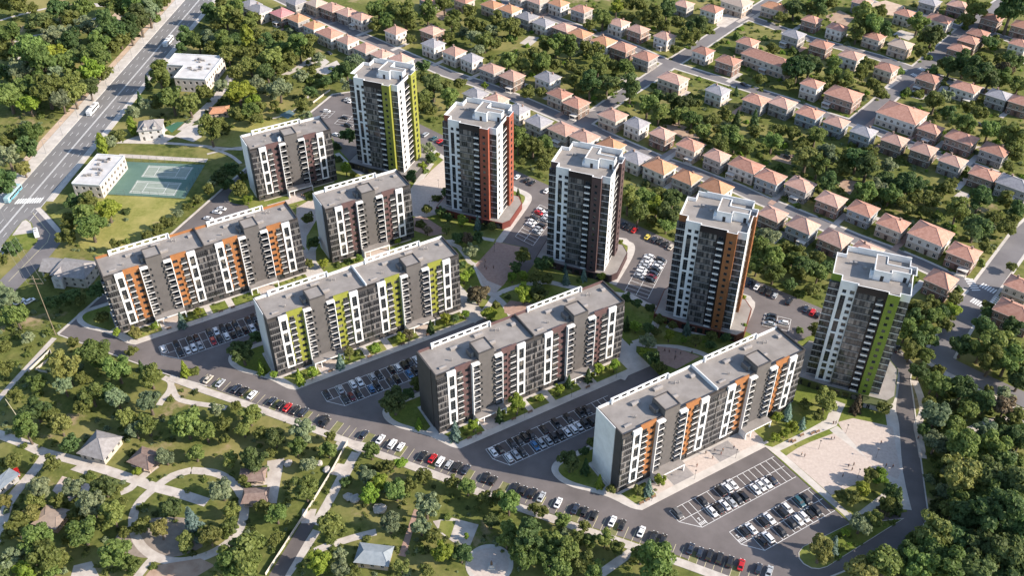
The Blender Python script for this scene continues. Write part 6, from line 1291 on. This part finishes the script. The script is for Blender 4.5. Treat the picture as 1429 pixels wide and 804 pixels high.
area('in the gardens right of the cross street', (800, 120), K, '570 150 78 b;660 190 68 b;640 80 46 d;760 100 66 d;860 130 66 d;820 210 66 b;910 250 66 b;1000 340 66 b;1060 260 66 b;1160 210 46 b;1190 370 76 b;1130 450 76 b;1240 420 76 b;1330 480 66 b;1260 230 38 c;1390 250 50 c;1390 350 55 b;1250 30 24 c;960 130 40 b;740 270 35 b;1110 340 40 b')
area('in the gardens above the back street', (1000, 0), K, '600 60 76 d;490 130 46 b;740 60 55 b;790 50 66 d;860 20 55 b;1130 140 95 b;1200 210 66 b;1080 240 66 b;1250 90 55 b;1290 230 55 d;430 370 46 b;370 290 24 b;590 390 36 b;620 520 95 d;720 480 86 d;560 530 55 b;890 540 66 b;1000 600 76 b;910 610 55 b;1160 500 55 b;1100 560 55 b;1200 640 55 b;1400 540 36 b;560 640 46 b;330 610 46 b;1240 690 46 b;840 640 46 b;160 280 36 b')
area('in the gardens along the avenue', (1169, 0), K, '620 170 66 b;730 260 76 d;650 280 46 b;1070 60 76 b;990 150 55 b;1340 60 100 d;1400 40 76 b;870 490 66 d;820 490 46 b;980 490 76 d;1160 320 56 d;1220 330 46 b;1070 560 95 d;1160 600 76 d;1260 600 66 b;1280 540 56 u;1340 480 66 d;1390 640 66 b;750 770 76 b;830 740 55 g;620 720 36 b;530 710 36 b;480 550 36 b;1240 450 46 b;730 540 36 b;640 400 46 b;350 720 36 b;1100 460 50 b;1000 560 50 b;700 440 26 b')
area('in the gardens below the upper street', (1000, 140), K, '80 110 56 b;160 130 46 c;300 160 70 ct;110 280 95 b;40 320 66 b;240 370 55 b;330 240 76 b;430 310 76 b;480 230 55 b;580 250 55 b;760 270 76 b;690 310 46 b;690 440 105 o;780 500 66 b;860 420 86 g;960 540 55 b;980 470 55 b;1080 450 86 d;1160 500 95 d;1190 390 46 b;1310 500 66 g;1290 600 66 d;1220 660 76 g;1130 700 86 b;860 630 66 d;1330 720 76 b;1400 640 46 d;480 520 36 b;640 360 55 b;1400 760 55 b;1010 400 40 b')
area('in the gardens near the right edge', (1169, 140), K, '760 30 86 d;850 80 56 d;970 190 86 b;1160 240 76 b;1330 290 86 b;1310 510 46 b;1250 630 36 b;540 640 95 d;390 510 56 b;380 600 56 b;700 760 66 b;830 680 55 b;870 640 46 b;1090 760 76 d;1290 770 56 b;1370 420 56 b;1400 290 55 b;990 560 36 b;460 760 66 b;600 750 55 b;1000 50 46 b;1090 100 55 b;640 640 50 d;750 700 45 b')
area('in the gardens near the public road', (1169, 260), K, '160 50 76 b;430 110 105 b;550 180 55 b;700 100 66 b;920 190 76 b;770 230 36 b;680 200 46 b;1090 110 76 d;1060 310 105 d;1270 150 66 d;1390 180 56 d;1340 260 46 b;1300 320 66 b;1130 470 46 b;1090 580 36 b;820 490 36 b;380 40 66 b;1180 240 50 b;1330 620 40 b')

TREES = []
taken = []
for (ph, x, y, r, code) in AREAS:
    if any((x-a)**2+(y-b)**2 < (.37*(r+q_))**2 for a, b, q_ in taken): continue
    taken.append((x, y, r)); TREES.append((ph, x, y, r, code))
KIND = {'broad': ('broadleaf_tree', 'tree', 'broadleaf trees'), 'bright': ('yellow_green_tree', 'tree', 'yellow-green trees'), 'autumn': ('autumn_tree', 'tree', 'reddish brown trees'), 'olive': ('olive_leaved_tree', 'tree', 'olive-leaved trees'), 'conifer': ('conifer', 'conifer', 'conifers'), 'bush': ('bush', 'bush', 'bushes'), 'column': ('columnar_tree', 'tree', 'columnar trees')}
CW = {'b': 'green', 'd': 'dark green', 'g': 'grey-green', 'y': 'yellow-green', 'o': 'olive', 'u': 'reddish brown', 's': 'blue-green', 'c': 'deep green'}
items = []
for (ph, x, y, r, code) in TREES:
    f = code[0]; sh = code[1] if len(code) > 1 else ''
    if f in 'sc': kind, shape = 'conifer', 'cone'
    elif sh == 'c': kind, shape = 'column', 'cone'
    elif sh == 'k': kind, shape = 'column', 'column'
    elif r < 6.6 and f not in 'yu': kind, shape = 'bush', 'bush'
    else:
        kind = {'y': 'bright', 'u': 'autumn', 'o': 'olive'}.get(f, 'broad'); shape = {'w': 'round', 't': 'tall'}.get(sh) or random.choice(['round', 'round', 'round', 'wide', 'tall'] if f != 'g' else ['round', 'loose', 'wide'])
    items.append([ph, x, y, r, f, kind, shape])
broad = sorted([t for t in items if t[5] == 'broad'], key=lambda t: -t[3]); keep = set(map(id, broad[:296]))
extra_trees = [t for t in broad if id(t) not in keep]; items = [t for t in items if t[5] != 'broad' or id(t) in keep]
def place(x, y, r, shape, k=1.11):
    """foot, crown radius (m) of a tree whose crown is seen at (x, y) with radius r in the photo"""
    p0 = G(x, y); Rm = r*px_size(p0)*k
    if shape == 'cone': Rm = min(Rm, 4.4)*.92
    z = TRK[shape]*Rm if shape != 'bush' else Rm*.35
    p = G(x, y, z); return Vector((p.x, p.y, .1)), Rm
cnt = {}
grp = {}
for t in items: grp.setdefault((t[0], t[4], t[5]), []).append(t)
for (ph, f, kind), ts in grp.items():
    ts.sort(key=lambda t: t[1])
    nm, cat, gp = KIND[kind]
    noun = {'broad': 'broad tree', 'bright': 'tree', 'autumn': 'tree', 'olive': 'tree', 'conifer': 'conifer', 'bush': 'bush', 'column': 'slender tree'}[kind]
    for i, (_, x, y, r, _, _, shape) in enumerate(ts):
        p, Rm = place(x, y, r, shape, 1.0 if ('wood' in ph or 'park' in ph or 'circular' in ph or 'planting' in ph) else 1.09); rz = random.uniform(0, 6.28); k = random.randrange(len(VAR[shape])); sz = random.uniform(.92, 1.12)
        lab = f"{CW[f]} {noun}, {ordn(i+1)+' from left' if len(ts) > 1 else 'the only one'} {ph}"
        if shape == 'bush':
            o = link(nm, crown_mesh(shape, k, f), None, p, rz, (Rm, Rm, Rm*sz)); tag(o, lab, cat, gp); continue
        root = thing(nm, lab, cat, p, rz, gp); root.scale = (Rm, Rm, Rm*sz)
        link('trunk', trunk_mesh(shape, k), root); c = link('crown', crown_mesh(shape, k, f), root, (0, 0, TRK[shape]))
# everything past the three hundred, and the undergrowth of the gardens and woods, as masses
def mass(name, parts, f, label):
    V = np.concatenate(parts); o = link(name, mesh_from(name, V, FOL[f])); o['kind'] = 'stuff'; return o
byf = {}
for (ph, x, y, r, f, kind, shape) in extra_trees:
    p, Rm = place(x, y, r, shape); a = random.uniform(0, 6.28); c, s = math.cos(a), math.sin(a); V = VAR[shape][random.randrange(len(VAR[shape]))]
    nq = len(V)//4; sel = rng.choice(nq, nq//2, replace=False); V = V.reshape(-1, 4, 3)[sel]; m = V.mean(1, keepdims=True); V = (m+(V-m)*1.3).reshape(-1, 3)
    V = V@np.array([[c, s, 0], [-s, c, 0], [0, 0, 1]]); byf.setdefault(f, []).append(V*Rm+np.array([p.x, p.y, p.z+TRK[shape]*Rm]))
for f, parts in byf.items(): mass('small_garden_trees', parts, f, '')
# undergrowth: low shrubs scattered where the photograph is shrubby, kept off roads, paths and buildings
from mathutils.bvhtree import BVHTree
dg = bpy.context.evaluated_depsgraph_get()
def ground_kind(p):
    ok, loc, nrm, idx, ob, _ = SC.ray_cast(dg, Vector((p.x, p.y, 90)), Vector((0, 0, -1)))
    return ob.name.split('.')[0] if ok else ''
bpy.context.view_layer.update(); dg = bpy.context.evaluated_depsgraph_get()
def in_poly(x, y, P):
    c = False; j = len(P)-1
    for i in range(len(P)):
        if (P[i][1] > y) != (P[j][1] > y) and x < (P[j][0]-P[i][0])*(y-P[i][1])/(P[j][1]-P[i][1])+P[i][0]: c = not c
        j = i
    return c
SHR = {}
def scatter(poly, n, rmin, rmax, cols, ok=('ground', 'small_garden_trees', 'crown')):
    xs = [p[0] for p in poly]; ys = [p[1] for p in poly]; k = 0; tries = 0
    while k < n and tries < n*6:
        tries += 1; x, y = random.uniform(min(xs), max(xs)), random.uniform(min(ys), max(ys))
        if not in_poly(x, y, poly): continue
        p = G(x, y)
        if ground_kind(p) not in ok: continue
        Rm = random.uniform(rmin, rmax)*(.6+.8*random.random()**2); a = random.uniform(0, 6.28); c, s = math.cos(a), math.sin(a)
        V = VAR['bush'][random.randrange(4)]; nq = len(V)//4; m_ = int(max(40, min(nq, 260*Rm))); V = V.reshape(-1, 4, 3)[rng.choice(nq, m_, replace=False)].reshape(-1, 3)
        V = V@np.array([[c, s, 0], [-s, c, 0], [0, 0, 1]]); SHR.setdefault(random.choice(cols), []).append(V*np.array([Rm, Rm, Rm*random.uniform(.7, 1.3)])+np.array([p.x, p.y, .02])); k += 1
scatter([(590, 0), (1000, 0), (1429, 0), (1429, 300), (1350, 390), (1160, 310), (840, 170), (560, 50)], 2000, .7, 1.8, 'bbbgoyo')
scatter([(0, 0), (240, 0), (120, 130), (0, 260)], 330, .8, 2.0, 'bbdgo')
scatter([(0, 470), (80, 470), (280, 545), (960, 790), (940, 804), (0, 804)], 620, .5, 1.4, 'bbdgo')
scatter([(1300, 510), (1429, 570), (1429, 804), (1170, 804), (1300, 730), (1290, 600)], 360, .9, 2.4, 'bbddgo')
scatter([(290, 0), (360, 0), (480, 100), (430, 170), (300, 190), (200, 190), (250, 60)], 330, .8, 2.0, 'bbdg')
scatter([(1060, 300), (1320, 400), (1350, 420), (1290, 500), (1160, 430), (1040, 380), (870, 300), (720, 235), (600, 180), (590, 100), (720, 170), (880, 240)], 420, .7, 1.8, 'bbdg')
scatter([(90, 270), (280, 280), (180, 370), (100, 350)], 40, .5, 1.2, 'bg')
scatter([(0, 430), (130, 400), (90, 450), (60, 480), (0, 500)], 60, .6, 1.5, 'bdg')
for pl, n in (([(450, 385), (500, 350), (640, 340), (700, 400), (890, 420), (1040, 440), (1000, 500), (860, 420), (660, 410)], 170), ([(1160, 694), (1220, 670), (1245, 674), (1185, 717)], 24), ([(1262, 724), (1154, 792), (1120, 780), (1184, 735)], 40), ([(1066, 622), (1108, 598), (1148, 583), (1078, 625)], 14)):
    scatter(pl, n, .4, .9, 'bby', ('garden_court', 'lawn', 'planting_bed', 'planter_lawn'))
for n in 'ABCD':
    for a, b in ((1.2, 14.5), (22.5, 32.6), (35, 41.5), (44.2, 55.5), (62.5, 76.5)):
        if n == 'D' and a > 2: continue
        for _ in range(int((b-a)*.9)):
            p = S(n, random.uniform(a+.6, b-.6), random.choice((random.uniform(1.4, 2.4), random.uniform(1.4, 6)))); Rm = random.uniform(.3, .6); V = VAR['bush'][random.randrange(4)].reshape(-1, 4, 3)[::5].reshape(-1, 3)
            SHR.setdefault(random.choice('bybd'), []).append(V*Rm*1.2+np.array([p.x, p.y, .15]))
for f, parts in SHR.items(): mass('undergrowth', parts, f, '')
